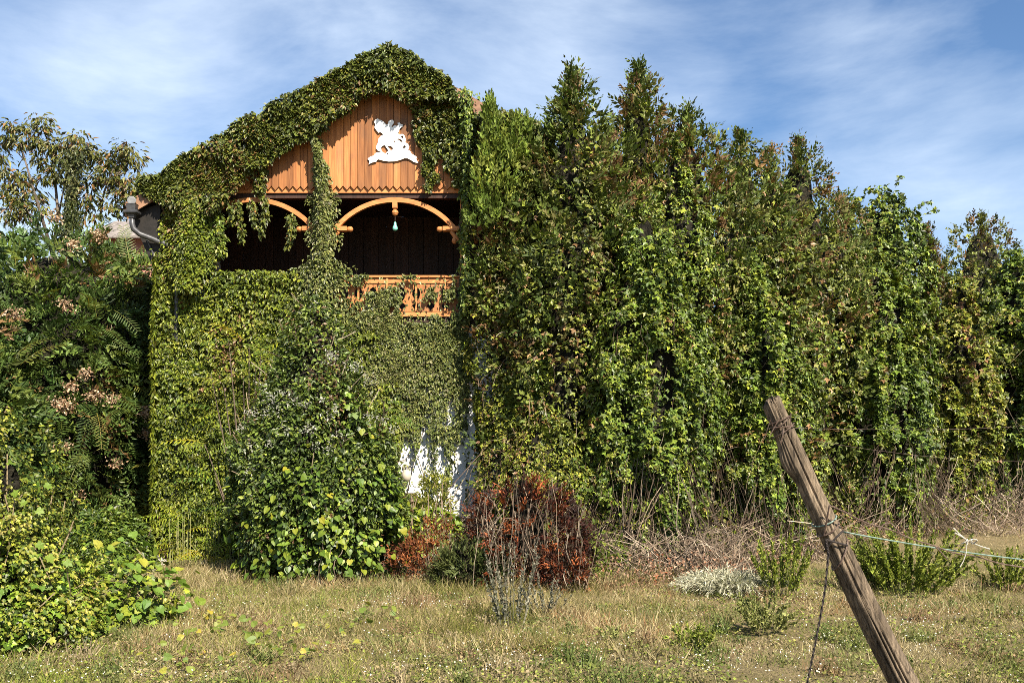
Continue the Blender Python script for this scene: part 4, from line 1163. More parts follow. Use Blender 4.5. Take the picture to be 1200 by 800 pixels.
bushy('dead_bush', 'rust-red dead conifer bush with tangled bare stems under the leafy mound', 616, 552, 18.0, 1.08, G_DEAD, 401, 1900, .24, stems=70, hole=.98, hull=.3, up=.2)
bushy('dead_bush', 'orange dead bush low in front of the white plaster', 505, 606, 18.2, .62, G_DEADO, 402, 620, .20, stems=40, hole=.8, hull=0, up=.25)
bushy('dead_bush', 'small bright rust dead branch heap at the right foot of the red bush', 662, 628, 17.2, .42, G_DEAD, 403, 520, .18, stems=25, hole=.6, hull=0, up=.2)
bushy('young_conifer', 'small yellow-green young conifer in front of the white plaster patch', 508, 548, 20.6, .34, ([(.09, .12, .025), (.14, .17, .035), (.19, .20, .05)], (1, 2, 1)), 404, 260, .22, base=.7, stems=14, hole=.2, hull=0, cat='tree')
bushy('shrub', 'dark evergreen shrublet in the gap between the orange and red dead bushes', 548, 630, 17.6, .55, ([(.03, .05, .02), (.05, .07, .03), (.07, .09, .04)], (1, 2, 1)), 405, 420, .26, stems=30, hole=.4)

# arching bare stems over the red bush
ar = Buf(); n = 46; K = 10
c = pt(615, 560, 17.6)
a0 = np.stack([c.x + rng.uniform(-1.0, 1.2, n), 17.3 + rng.uniform(-.5, .9, n), np.zeros(n)], 1)
a1 = a0 + np.stack([rng.uniform(-.9, .9, n), rng.uniform(-.7, .3, n), .0 * rng.random(n) + .1], 1)
s = np.linspace(0, 1, K)[None, :, None]
p = a0[:, None] * (1 - s) + a1[:, None] * s; p[:, :, 2] += np.sin(s[:, :, 0] * math.pi * .85) * (.6 + 1.5 * rng.random((n, 1)))
p += rng.standard_normal((n, K, 3)) * .025
ar.stems(p, .004 + .004 * rng.random((n, 1)) * np.ones((1, K)), palette(a0, *G_TWIG, seed=5))
tag(ar.build('dead_stems', M_dry), 'bare grey-brown vine stems arching over the rust-red dead bush', 'undergrowth')

# weeds in the meadow
def weed(label, px, py_top, py_base, R, pal, seed, n, stalks, leaf=.05, name='weed', droop=0., mat=None, tm=KITE, up=1.0):
    Y = EYE * F / (py_base - HOR)
    c = pt(px, py_top, Y); h = max(c.z, .15)
    t_ = thing(name, label, 'plant', (c.x, Y, 0))
    K = 7; s = np.linspace(0, 1, K)
    az = rng.random(stalks) * 2 * math.pi; rr = R * np.sqrt(rng.random(stalks))
    hh = h * (.55 + .45 * rng.random(stalks)) * (1.05 - .4 * (rr / R) ** 2)
    base = np.stack([c.x + .55 * rr * np.cos(az), Y + .55 * rr * np.sin(az), np.zeros(stalks)], 1)
    tip = base + np.stack([.75 * rr * np.cos(az), .75 * rr * np.sin(az), hh], 1)
    pth = base[:, None] * (1 - s[None, :, None]) + tip[:, None] * s[None, :, None]
    pth[:, :, 2] += (hh[:, None] * .12) * np.sin(s * math.pi)[None]
    if droop:
        pth[:, :, 2] -= droop * hh[:, None] * (s ** 3)[None]
        pth[:, :, :2] += (s ** 2)[None, :, None] * np.stack([np.cos(az), np.sin(az)], 1)[:, None] * R * .5 * droop
    pth += rng.standard_normal(pth.shape) * .008
    bs = Buf(); bs.stems(pth, .004 * np.ones((1, K)) * (1.2 - s)[None], palette(base, *pal, seed=seed)); bs.build('stalk', M_dry, t_)
    bf = Buf(); per = max(1, n // stalks)
    idx = np.repeat(np.arange(stalks), per); u = .15 + .85 * rng.random(len(idx))
    k0 = np.minimum((u * (K - 1)).astype(int), K - 2); fr = (u * (K - 1) - k0)[:, None]
    P = pth[idx, k0] * (1 - fr) + pth[idx, k0 + 1] * fr
    ax = unit(pth[idx, k0 + 1] - pth[idx, k0])
    T = ax * up + rnd(len(P), .55)
    bf.leaves(P, T, rnd(len(P)) + np.array([0, -.3, .6]), leaf * (.6 + .8 * rng.random(len(P))) * (1.3 - .6 * u), tm, palette(P, *pal, seed=seed + 1))
    bf.build('foliage', mat or M_grass, t_)
    return t_
P_GREY = ([(0.1069, 0.1069, 0.07128), (0.1515, 0.147, 0.1069), (0.2228, 0.2094, 0.1604), (0.09801, 0.08019, 0.05792)], (2, 3, 1.5, 1))
P_GRN = ([(.09, .13, .03), (.13, .18, .04), (.18, .22, .06), (.16, .16, .07)], (2, 3, 2, 1))
P_PALE = ([(.30, .29, .20), (.42, .40, .29), (.50, .48, .36)], (1, 2, 1))
P_GGRY = ([(.12, .15, .07), (.17, .20, .10), (.22, .24, .15)], (1, 2, 1))
weed('tall grey seeded weed standing alone in front of the red dead bush', 600, 612, 733, .42, P_GREY, 501, 1300, 20, .045)
weed('grey seeded weed leaning right beside the tall grey weed', 640, 668, 722, .34, P_GREY, 502, 700, 14, .04)
weed('pale drooping tuft of silvery grass in the meadow', 852, 640, 696, .62, P_PALE, 503, 2600, 120, .13, 'grass_tuft', .75, tm=mk_kite(.06, .01, -.1))
weed('tall bright green weed left of the leaning post', 916, 608, 700, .42, P_GRN, 504, 2600, 34, .06)
weed('low grey-green weed mat at the left of the rope', 896, 690, 738, .46, P_GGRY, 505, 1500, 40, .06)
weed('low bushy green weed cushion in the mown grass', 812, 728, 760, .30, P_GRN, 506, 700, 26, .05)
weed('large bright green nettle patch right of the leaning post', 1066, 604, 694, .95, P_GRN, 507, 8000, 80, .065)
weed('green weed clump left in the nettles by the post', 1025, 630, 690, .5, P_GRN, 508, 2600, 40, .065)
weed('dark green weed clump below the wires at the right edge', 1178, 636, 690, .5, P_GRN, 509, 2000, 36, .06)
weed('tiny grey-green rosette weed in the dry grass', 720, 730, 752, .22, P_GGRY, 510, 300, 16, .05)
weed('faint green weed below the stems in the middle', 742, 622, 672, .22, P_GRN, 511, 500, 14, .06)
weed('bright leafy shoot at the post, lit against the dark stems', 930, 570, 640, .35, P_GRN, 512, 900, 16, .10)

# yellow-green sprout of fronds at the wall foot; frond leaves of ailanthus elsewhere
def frond_mesh(col, leaflets=9, L=1.0, droop=.35, w=.16, name='frond'):
    V = []; Fs = []; C = []
    def add(v, f, c):
        b = len(V); V.extend(v); Fs.extend([tuple(q + b for q in t) for t in f]); C.extend([c] * len(v))
    def rp(s): return Vector((0, s * L, -droop * s * s * L))
    for q in range(4):
        a, b_ = rp(q / 4), rp((q + 1) / 4); r = .008 * (1.2 - q / 4)
        add([a + Vector((-r, 0, 0)), a + Vector((r, 0, 0)), b_ + Vector((r, 0, 0)), b_ + Vector((-r, 0, 0))], [(0, 1, 2), (0, 2, 3)], (col[0] * 1.5, col[1] * 1.1, col[2]))
    for q in range(leaflets):
        s = .14 + .84 * q / (leaflets - 1)
        ll = w * L * (1.25 - .6 * s) * (1.7 if True else 1)
        for sg in (-1, 1):
            o = rp(s); d = Vector((sg * 1, .42, -.35)).normalized(); f = Vector((0, .17 * L / leaflets * 5.2 * .5, -.02))
            add([o, o + d * ll * .45 + f * .42, o + d * ll, o + d * ll * .45 - f * .38], [(0, 1, 2), (0, 2, 3)] if sg < 0 else [(0, 2, 1), (0, 3, 2)], col)
    me = bpy.data.meshes.new(name); me.from_pydata([tuple(v) for v in V], [], Fs); me.materials.append(M_leafobj if True else None)
    at = me.attributes.new('Col', 'FLOAT_COLOR', 'POINT'); c4 = np.ones((len(V), 4), np.float32); c4[:, :3] = np.array(C); at.data.foreach_set('color', c4.ravel())
    me.update(); return me

def put_fronds(parent, P, A, sizes, meshes, up=(0, 0, 1)):
    from mathutils import Matrix
    o0 = Vector(parent.location)
    for q in range(len(P)):
        t_ = Vector(A[q]).normalized(); n_ = Vector(up) + Vector((random.gauss(0, .25), random.gauss(0, .25) - .35, 0)); n_ = (n_ - t_ * n_.dot(t_)).normalized(); b_ = t_.cross(n_)
        o = bpy.data.objects.new('frond', meshes[q % len(meshes)]); COL.objects.link(o); o.parent = parent
        m4 = Matrix(((b_.x, t_.x, n_.x, 0), (b_.y, t_.y, n_.y, 0), (b_.z, t_.z, n_.z, 0), (0, 0, 0, 1)))
        o.matrix_local = Matrix.Translation(Vector(P[q]) - o0) @ m4 @ Matrix.Scale(float(sizes[q]), 4)
        TRIS[0] += len(o.data.polygons)

fm_y = [frond_mesh((.24, .28, .028), 8 + q, 1.0, .3 + .1 * q) for q in range(3)]
fm_g = [frond_mesh((.11, .17, .03), 9 + q, 1.0, .3 + .12 * q) for q in range(3)]
fm_d = [frond_mesh((.072, .105, .024), 10 + q, 1.0, .3 + .14 * q) for q in range(4)]

sp_ = thing('sapling', 'yellow-green frond sapling at the left foot of the ivy wall', 'plant', (pt(245, 0, 21.0).x, 21.0, 0))
n = 46; P = np.stack([sp_.location.x + rng.uniform(-.75, .75, n), 20.9 + rng.uniform(-.35, .35, n), .15 + 1.1 * rng.random(n) ** 1.3], 1)
A = np.stack([(P[:, 0] - sp_.location.x) * 1.2 + rng.normal(0, .4, n), -.6 + rng.normal(0, .3, n), .25 + rng.normal(0, .25, n)], 1)
put_fronds(sp_, P, A, .45 + .25 * rng.random(n), fm_y)
bs = Buf(); p0 = P * np.array([1, 1, 0]); s = np.linspace(0, 1, 5)[None, :, None]; bs.stems(p0[:, None] * (1 - s) + P[:, None] * s, .008, np.array([.2, .2, .08])); bs.build('stalk', M_dry, sp_)

sp2 = thing('sapling', 'green frond sapling growing up in front of the ivy wall left of the shrub', 'plant', (pt(285, 0, 20.9).x, 20.9, 0))
nodes = [(268, 398), (292, 402), (306, 408), (285, 440), (262, 452), (300, 470), (255, 480), (270, 520), (252, 560), (262, 600), (300, 430), (247, 438), (240, 520), (446, 478)]
Ps, As, Ss = [], [], []
for q, (x_, y_) in enumerate(nodes[:-1]):
    for r_ in range(3):
        Ps.append(pt(x_ + random.uniform(-6, 6), y_ + random.uniform(-6, 6), 20.9 + random.uniform(-.3, .3))); As.append((random.gauss((-.5 if x_ < 275 else .6), .6), -.6, random.gauss(.35, .3))); Ss.append(random.uniform(.55, .95))
put_fronds(sp2, Ps, As, Ss, fm_y[:1] + fm_g)
tb = MB(); base_ = sp2.location
for x_, y_ in nodes[:-1]:
    p = pt(x_, y_, 20.9) - base_; tb.tube([(0, 0, 0), (p.x * .5 + .05, .02, p.z * .5), p], [.03, .02, .008], 5)
tb.build('stalk', M_twig, sp2)
sp3 = thing('sapling', 'single frond sapling poking out between the shrub and the plaster', 'plant', (pt(452, 0, 20.6).x, 20.6, 0))
Ps = [pt(448 + random.uniform(-4, 8), 470 + 9 * q, 20.4) for q in range(8)]
put_fronds(sp3, Ps, [(random.uniform(.3, 1.2), -.4, random.uniform(.0, .6)) for q in Ps], [random.uniform(.5, .8) for q in Ps], fm_g)
p = pt(450, 470, 20.4) - sp3.location
MB().tube([(0, 0, 0), (-.05, -.1, p.z * .6), p], [.03, .02, .008], 5).build('stalk', M_twig, sp3)

# ------------------------------------------------------------------ left side: ailanthus trees, bushes
def ailanthus(label, c, h, limbs, R, seed, n_obj, n_mass, prof=None, zlo=.3, clusters=12, core=True, fsize=(.65, .95), pal=G_AIL, group=None):
    t_ = thing('tree', label, 'tree', (c[0], c[1], 0), group)
    b = MB()
    for pth, r0 in limbs:
        b.tube([Vector(p) - t_.location for p in pth], [r0 * (1 - .8 * q / (len(pth) - 1)) for q in range(len(pth))], 7)
    b.build('trunk', M_bark, t_, smooth=True)
    if prof is not None:
        if core: inner_hull(t_, c, zlo, h * .93, prof, seed, .28, .05, .8, .62)
        P, N_, d, t = shape_points(n_obj, c, zlo + .4, h, prof, seed, .28, .05, 1.0, .8, .25, 0, .05)
        A = N_ * .9 + np.array([0, 0, .25]) + rnd(len(P), .4)
        P = P + N_ * .22
        put_fronds(t_, P, A, fsize[0] + (fsize[1] - fsize[0]) * rng.random(len(P)), fm_d)
        # the smaller inner fronds
        bf = Buf()
        P, N_, d, t = shape_points(n_mass, c, zlo, h, prof, seed, .28, .05, .6, .8, .25, .6, .25)
        A = N_ * .8 + np.array([0, 0, .2]) + rnd(len(P), .5)
        sprays(bf, P, A, .45 + .4 * rng.random(len(P)), 12, .30, pal[0], pal[1], seed + 3, tm=mk_kite(.2, .05), splay=1.1, droop=.4)
        bf.build('crown', M_leaf, t_)
        if clusters:
            P, N_, d, t = shape_points(clusters, c, zlo + .8, h - .2, prof, seed, .28, .05, 1.0, .8, .25, 0, 0)
            for q in range(len(P)):
                bf = Buf(); m_ = 110
                Pq = P[q] + N_[q] * .50 + rnd(m_, .075) * np.array([1.25, 1, 1])
                bf.leaves(Pq, rnd(m_), rnd(m_), .07 * (.7 + .6 * rng.random(m_)), KITE, palette(Pq, [(.38, .24, .15), (.46, .33, .22), (.28, .15, .09)], (2, 2, 1), seed=seed + q, scale=4))
                bf.build('seed_cluster', M_dry, t_, kind='stuff')
    return t_

A_Y = 25.0
cA = (pt(70, 0, A_Y).x, A_Y)
lim = [([(cA[0], A_Y, -.1), (cA[0] + .1, A_Y, 2.5), (cA[0] - .1, A_Y, 5.5)], .16)]
tA = ailanthus('large feathery-leaved tree with tan seed clusters, left of the house wall', cA, pt(0, 268, A_Y).z, lim, 3, 601, 260, 3600,
               interp_prof([0, .15, .4, .7, .88, 1], [1.9, 2.5, 2.75, 2.6, 1.9, .5]), .5, 32)
cB = (pt(-60, 0, 22.5).x, 22.5)
tB = ailanthus('feathery-leaved tree at the left photo edge, nearer than the seed-clustered tree', cB, pt(0, 330, 22.5).z, [([(cB[0], 22.5, -.1), (cB[0], 22.5, 4.5)], .13)], 2, 602, 110, 1700,
               interp_prof([0, .2, .6, 1], [1.6, 2.1, 1.9, .4]), .4, 8)
cC = (pt(150, 0, 27.5).x, 27.5)
tC = ailanthus('shaded tree tight against the left house wall, under the downpipe', cC, pt(0, 300, 27.5).z, [([(cC[0], 27.5, -.1), (cC[0], 27.5, 6)], .13)], 2, 603, 90, 2200,
               interp_prof([0, .2, .6, .9, 1], [1.6, 2.0, 1.9, 1.2, .4]), .4, 5)

# sparse top of the tree against the sky
tT = thing('tree', 'sparse-topped tree with bare forked branches against the sky at the left', 'tree', (pt(60, 0, 27).x, 27.0, 0))
TY = 27.0
b = MB()
def limb(pts, r0, r1=.012):
    ps = [Vector(pt(x_, y_, TY + (.3 * math.sin(x_ * .13)))) - tT.location for x_, y_ in pts]
    b.tube(ps, [r0 + (r1 - r0) * q / (len(ps) - 1) for q in range(len(ps))], 6)
b.tube([(0, 0, -.1), (.1, 0, 3), Vector(pt(62, 300, TY)) - tT.location], [.2, .16, .09], 8)
limb([(62, 300), (52, 265), (40, 225), (30, 190), (22, 160)], .055)
limb([(62, 300), (68, 250), (64, 205), (58, 170), (50, 150)], .055)
limb([(68, 255), (76, 215), (66, 195), (60, 185)], .03)
limb([(60, 290), (40, 262), (22, 245), (4, 218)], .045)
limb([(78, 300), (80, 255), (84, 215), (86, 180)], .08, .03)
limb([(70, 240), (62, 232), (56, 225)], .02); limb([(92, 280), (102, 245), (110, 215), (112, 200)], .04)
limb([(104, 240), (114, 222), (118, 205)], .02); limb([(118, 250), (122, 225), (132, 200), (142, 185)], .035)
limb([(124, 232), (138, 205), (150, 188), (158, 180)], .02); limb([(52, 262), (34, 250), (28, 236)], .02); limb([(44, 236), (60, 250), (70, 262)], .015)
limb([(30, 190), (20, 178), (8, 172)], .015); limb([(112, 205), (100, 190), (96, 178)], .015); limb([(130, 205), (146, 200), (152, 186)], .012)
b.build('trunk', M_bark, tT, smooth=True)
fm_t = [frond_mesh((.085, .115, .025), 8 + q, 1.0, .55 + .15 * q, .18) for q in range(3)]
tips = [(16, 148), (30, 150), (45, 140), (52, 150), (8, 160), (22, 168), (38, 165), (50, 165), (60, 172), (48, 185), (70, 172), (82, 165), (92, 160), (76, 185), (98, 172), (104, 178), (112, 182), (60, 196), (88, 190), (120, 195), (128, 190), (135, 180), (146, 172), (150, 182), (140, 195),
        (155, 186), (118, 208), (130, 206), (4, 200), (6, 222), (14, 215), (24, 205), (30, 215), (38, 228), (14, 232), (26, 238), (46, 246), (30, 252), (102, 215), (108, 228), (98, 238), (136, 212), (142, 225), (150, 232), (128, 240), (140, 246), (150, 215), (165, 205), (158, 222), (12, 254), (70, 205), (54, 208), (0, 185), (-6, 170), (18, 245), (112, 252), (166, 232)]
Ps, As, Ss = [], [], []
for q, (x_, y_) in enumerate(tips):
    for r_ in range(3):
        Ps.append(pt(x_ + random.uniform(-3, 3), y_ + random.uniform(-3, 3), TY + random.uniform(-.5, .5))); an = random.uniform(0, 6.28)
        As.append((math.cos(an), math.sin(an) * .9, random.uniform(-.35, .35))); Ss.append(random.uniform(.34, .58))
put_fronds(tT, Ps, As, Ss, fm_t)
bf = Buf()
for q, (x_, y_) in enumerate(tips):
    m_ = 64
    c0 = np.array(pt(x_, y_, TY)); dv_ = rnd(m_, .13) * np.array([1.35, 1.25, .6])
    P = c0 + dv_
    bf.leaves(P, dv_ * 3.5 + rnd(m_, .25) + np.array([0, 0, -.75]), dv_ * 2 + rnd(m_, .5) + np.array([0, -.5, .8]), .19 * (.6 + .7 * rng.random(m_)), mk_kite(.19, .05, -.2), palette(P, [(.05, .065, .02), (.085, .095, .028), (.12, .115, .035), (.22, .12, .045)], (2, 3, 1.4, 1.0 + .8 * (q % 3 == 0)), seed=610 + q))
# ivy clad snag in the middle of it
m_ = 3400; s_ = rng.random(m_)
px = 80 + 6 * s_ + rng.normal(0, 1, m_) * (6 + 3 * np.sin(s_ * 9)); P = ptn(px, 300 - 125 * s_, TY - .32 + rng.normal(0, .14, m_))
bf.leaves(P, rnd(m_, .5) + np.array([0, 0, -.8]), rnd(m_) + np.array([0, -.9, .4]), .11 * (.6 + .7 * rng.random(m_)), KITE, palette(P, [(.03, .045, .02), (.05, .065, .03), (.09, .10, .05)], (2, 2, 1), seed=640))
bf.build('crown', M_leaf, tT)

# rounded dark shrub
rs = pt(122, 592, 19.4); c = (rs.x, 19.4)
rsh = thing('shrub', 'rounded dark green shrub at the left foot of the house', 'shrub', (c[0], 19.4, 0))
pr = lambda t: .98 * np.sqrt(np.clip(1 - np.clip(t, 0, 1) ** 2.2, .02, 1)) * 1.0
inner_hull(rsh, c, .02, rs.z * .93, pr, 651, .12, .03, .9, .72)
bf = Buf(); P, N_, d, t = shape_points(16000, c, .05, rs.z, pr, 651, .14, .04, .65, .9, .10, .3, .07)
T, Nn = hang_dirs(N_, len(P), .5, .5, .4)
bf.leaves(P, T, Nn, .10 * (.7 + .6 * rng.random(len(P))), KITE, palette(P, [(.03, .06, .012), (.05, .09, .018), (.075, .125, .022), (.11, .15, .03)], (2, 3, 2, .8), seed=652)); bf.build('foliage', M_gloss, rsh)
bs = Buf(); n = 50; s = np.linspace(0, 1, 5)[None, :, None]; P0 = np.stack([c[0] + rng.normal(0, .25, n), 19.4 + rng.normal(0, .2, n), np.zeros(n)], 1); P1 = P0 + np.stack([rng.normal(0, .35, n), rng.normal(0, .3, n), np.full(n, .9)], 1)
bs.stems(P0[:, None] * (1 - s) + P1[:, None] * s, .01, np.array([.15, .1, .07])); bs.build('stem', M_twig, rsh)
# pale stones at the wall foot between shrub and ivy
for q, (x_, y_, r_) in enumerate([(178, 646, .16), (183, 656, .20), (171, 658, .15), (186, 636, .14), (240, 662, .10)]):
    Yq = 20.6 + .2 * q % .5; p = pt(x_, y_, Yq)
    v = []; 
    b = MB(); b.lathe((0, 0, 0), [(r_ * .7, -.02), (r_, r_ * .3), (r_ * .85, r_ * .7), (r_ * .4, r_ * .9)], 9)
    b.v = [(x1 * (1 + .25 * math.sin(4 * y1 / r_ + q)), y1, z1 * (1 + .2 * math.cos(5 * x1 / r_))) for x1, y1, z1 in b.v]
    st = b.build('stone', M_stone); st.location = (p.x, Yq, 0.0)
    tag(st, ['flat pale stone by the shrub, nearest the house corner', 'largest pale stone between the round shrub and the ivy wall', 'small pale stone at the right edge of the round shrub', 'pale stone highest up beside the ivy wall corner', 'tiny pale stone under the yellow-green sapling'][q], 'stone', 'stones at the wall foot')

# near bush, bottom left
def lefty(t): return np.interp(np.clip(t, 0, 1), [0, .15, .4, .65, .85, 1], [1.15, 1.20, 1.10, .95, .70, .2])
NYB = 12.6
cN = (pt(-12, 0, NYB).x, NYB)
nbz = pt(0, 478, NYB).z
nbh = thing('bush', 'big yellow-green hop bush at the lower left corner of the photo', 'bush', (cN[0], NYB, 0))
inner_hull(nbh, cN, .05, nbz * .78, lefty, 701, .42, .10, .8, .5)
bf = Buf()
P, N_, d, t = shape_points(38000, cN, .1, nbz, lefty, 701, .42, .10, .6, .8, .48, .97, .16)
T, Nn = hang_dirs(N_, len(P), .5, .6, .55)
bf.leaves(P, T, Nn, .054 * (.6 + .8 * rng.random(len(P))), KITEW, palette(P, [(.05, .085, .015), (.085, .125, .02), (.14, .17, .025), (.22, .22, .035), (.33, .28, .06)], (2, 3, 3, 2.4, 1.2), seed=702))
P, N_, d, t = shape_points(2600, cN, .1, nbz * .55, lefty, 701, .42, .10, .75, .8, .2, .3, .06)
T, Nn = hang_dirs(N_, len(P), .5, .6, .5)
bf.leaves(P, T, Nn, .085 * (.6 + .7 * rng.random(len(P))), LOBED, palette(P, [(.05, .10, .015), (.09, .16, .02), (.15, .21, .03)], (2, 3, 1.5), seed=703))
bf.build('foliage', M_leaf, nbh)
P, N_, d, t = shape_points(150, cN, .2, nbz * .9, lefty, 701, .42, .10, 1.0, .8, .2, 0, 0)
T, Nn = hang_dirs(N_, len(P), .6, .5, .4)
leaf_objects(nbh, P + N_ * .05, T, Nn, .08 + .05 * rng.random(len(P)), LOBED, (.13, .19, .025), M_leafobj)
bs = Buf(); n = 90
P, N_, d, t = shape_points(n, cN, .3, nbz * .82, lefty, 701, .42, .10, .8, .8); s = np.linspace(0, 1, 6)[None, :, None]
P0 = np.stack([cN[0] + rng.normal(0, .4, n), NYB + rng.normal(0, .3, n), np.zeros(n)], 1)
bs.stems(P0[:, None] * (1 - s) + P[:, None] * s + (N_ * .2)[:, None] * np.sin(s * math.pi), .008, np.array([.22, .17, .10])); bs.build('stem', M_dry, nbh)

# mid-left lower leafy vine spilling over the grass
v3 = thing('broadleaf_vine', 'sprawling vine with large pale green leaves at the right of the hop bush', 'climbing plant', (pt(150, 0, 14.2).x, 14.2, 0))
cV = (pt(135, 0, 14.2).x, 14.2)
prV = interp_prof([0, .3, .7, 1], [1.15, 1.1, .7, .2])
bf = Buf()
P, N_, d, t = shape_points(3000, cV, .05, 1.0, prV, 711, .45, .15, .65, .8, .35, .95, .15)
T, Nn = hang_dirs(N_, len(P), .4, .6, .5)
bf.leaves(P, T, Nn, .10 * (.6 + .7 * rng.random(len(P))), LOBED, palette(P, [(.05, .09, .015), (.09, .15, .02), (.15, .20, .03), (.24, .22, .05)], (2, 3, 2, .6), seed=712)); bf.build('foliage', M_leaf, v3)
P, N_, d, t = shape_points(110, cV, .2, 1.15, prV, 711, .45, .15, 1, .8, .35, 0, 0)
T, Nn = hang_dirs(N_, len(P), .6, .5, .4); leaf_objects(v3, P + N_ * .06, T, Nn, .085 + .08 * rng.random(len(P)), HEART, (.13, .20, .03), M_leafobj)
bs = Buf(); n = 60; P, N_, d, t = shape_points(n, cV, .2, 1.1, prV, 711, .35, .05, 1, .8); n = len(P); s = np.linspace(0, 1, 6)[None, :, None]
P0 = np.stack([cV[0] + rng.normal(0, .5, n), 14.2 + rng.normal(0, .3, n), np.zeros(n)], 1)
bs.stems(P0[:, None] * (1 - s) + P[:, None] * s + np.array([0, 0, .2]) * np.sin(s * math.pi), .006, np.array([.25, .2, .12])); bs.build('stem', M_dry, v3)

# ground vine with yellow leaves in the grass
v4 = thing('ground_vine', 'creeping vine with yellow leaves lying in the grass at lower left', 'plant', (pt(290, 0, 12.2).x, 12.2, 0))
n = 130
cl_ = [(235, 742), (330, 745), (290, 755), (390, 735), (210, 770), (265, 728), (360, 760), (160, 690), (440, 720)]
Pv = []
for q in range(n):
    x_, y_ = cl_[q % len(cl_)]; x_ += random.gauss(0, 22); y_ += random.gauss(0, 10); Yq = EYE * F / (y_ - HOR + 14); pp = pt(x_, y_, Yq); Pv.append((pp.x, Yq, .10 + random.random() * .16))
Pv = np.array(Pv); leaf_objects(v4, Pv, rnd(n) * np.array([1, 1, .3]), rnd(n, .45) + np.array([0, -.5, .8]), .06 + .05 * rng.random(n), HEART, (.17, .20, .035), M_leafobj)
bs = Buf(); s = np.linspace(0, 1, 5)[None, :, None]; Pe = Pv + rnd(n, .35) * np.array([1, 1, 0]); Pe[:, 2] = 0.0; bs.stems(Pv[:, None] * (1 - s) + Pe[:, None] * s, .004, np.array([.2, .17, .08])); bs.build('stalk', M_dry, v4)

# ------------------------------------------------------------------ grass
def grass(name, label, n, px0, px1, py0, py1, h0, h1, pal, seed, width=.035, tall_mask=None, lean=.35):
    bf = Buf()
    # uniform over the ground strip that the photo shows between those rows
    Y0, Y1 = EYE * F / (py1 - HOR), EYE * F / (py0 - HOR)
    Y = Y0 + (Y1 - Y0) * rng.random(n) ** 1.25; px = px0 + (px1 - px0) * rng.random(n)
    x = (px - 600) * Y / F
    q = np.stack([x * 1.1, Y * 1.1, 0 * x], 1)
    cl = fbm(q, seed, 3)
    kx = rng.random(n) < (.62 + .6 * sm(.35, .6, cl)); x, Y, cl = x[kx], Y[kx], cl[kx]; n = len(x)
    P = np.stack([x, Y, gz(x, Y) - .01], 1)
    hgt = (h0 + (h1 - h0) * rng.random(n) ** 1.8) * (.72 + .6 * sm(.3, .7, fbm(np.stack([x * .8, Y * .8, 0 * x], 1), seed + 8, 2)))
    T = np.array([0, 0, 1.0]) + rnd(n, lean) * np.array([1, 1, .2])
    bf.leaves(P, T, rnd(n) * np.array([1, 1, .2]) + np.array([0, -.4, 0]), hgt, mk_blade(width, -.12), palette(P, *pal, seed=seed + 2, scale=.9, spread=.45, lum=.25))
    o = bf.build(name, M_grass)
    o['kind'] = 'stuff'; o['label'] = label; o['category'] = 'grass'
    return o
G_MIX = ([(0.0888, 0.1066, 0.02664), (0.151, 0.151, 0.0444), (0.2664, 0.2042, 0.0888), (0.373, 0.293, 0.151), (0.4618, 0.3907, 0.2309), (0.2309, 0.1154, 0.05328)], (1.4, 1.8, 2.8, 2.8, 1.5, .8))
G_SHORT = ([(0.08424, 0.1123, 0.02808), (0.131, 0.1498, 0.04212), (0.2246, 0.1966, 0.07488), (0.337, 0.2714, 0.1404), (0.4306, 0.365, 0.2246)], (1.3, 1.7, 2.6, 3.0, 1.6))
grass('grass', 'short patchy meadow grass, part green and part dried', 290000, -260, 1460, 655, 830, .025, .10, G_SHORT, 801, .062, lean=.8)
grass('grass', 'tall straw-coloured grass in front of the house and the red bush', 130000, 150, 800, 668, 765, .05, .30, G_MIX, 811, .020, lean=.7)
grass('grass', 'mid-height dry grass strip along the foot of the tree row', 90000, 640, 1240, 612, 720, .03, .17, G_MIX, 821, .03, lean=.9)
grass('grass', 'green grass tufts mixed with vine leaves at lower left', 34000, -30, 420, 690, 830, .05, .20, ([(.10, .15, .03), (.15, .19, .04), (.24, .22, .07), (.34, .28, .14)], (2, 2.4, 1.5, 1)), 831, .03, lean=.6)
# small broad leaves, pale flecks
bf = Buf(); n = 36000
Y = 10.2 + 8.5 * rng.random(n) ** 1.2; x = (rng.random(n) * 1700 - 250 - 600) * Y / F
cl = fbm(np.stack([x * 1.4, Y * 1.4, 0 * x], 1), 841, 3); kx = rng.random(n) < sm(.40, .62, cl); x, Y = x[kx], Y[kx]; n = len(x)
P = np.stack([x, Y, gz(x, Y) + .03 + .08 * rng.random(n)], 1)
bf.leaves(P, rnd(n) * np.array([1, 1, .4]), rnd(n, .5) + np.array([0, -.3, .9]), .04 * (.6 + .8 * rng.random(n)), KITEW, palette(P, [(.09, .13, .04), (.13, .17, .05), (.18, .19, .08), (.26, .20, .10)], (2, 2, 1, 1), seed=842))
n = 3200; Y = 10.2 + 6 * rng.random(n); x = (rng.random(n) * 1240 - 20 - 600) * Y / F
cl = fbm(np.stack([x * .9, Y * .9, 0 * x], 1), 845, 3); kx = rng.random(n) < sm(.45, .65, cl); x, Y = x[kx], Y[kx]; n = len(x)
P = np.stack([x, Y, gz(x, Y) + .08 + .08 * rng.random(n)], 1)
bf.leaves(P, rnd(n), rnd(n, .4) + np.array([0, -.5, .8]), .022 * (.7 + .6 * rng.random(n)), KITEW, np.array([.62, .60, .52]))
nc = 420; Yc = 10.2 + 9.5 * rng.random(nc) ** 1.1; xc = (rng.random(nc) * 1700 - 250 - 600) * Yc / F
per = 70; idx = np.repeat(np.arange(nc), per); n = len(idx); rc = (.06 + .22 * rng.random(nc) ** 2)[idx]
x = xc[idx] + rng.standard_normal(n) * rc; Y = Yc[idx] + rng.standard_normal(n) * rc
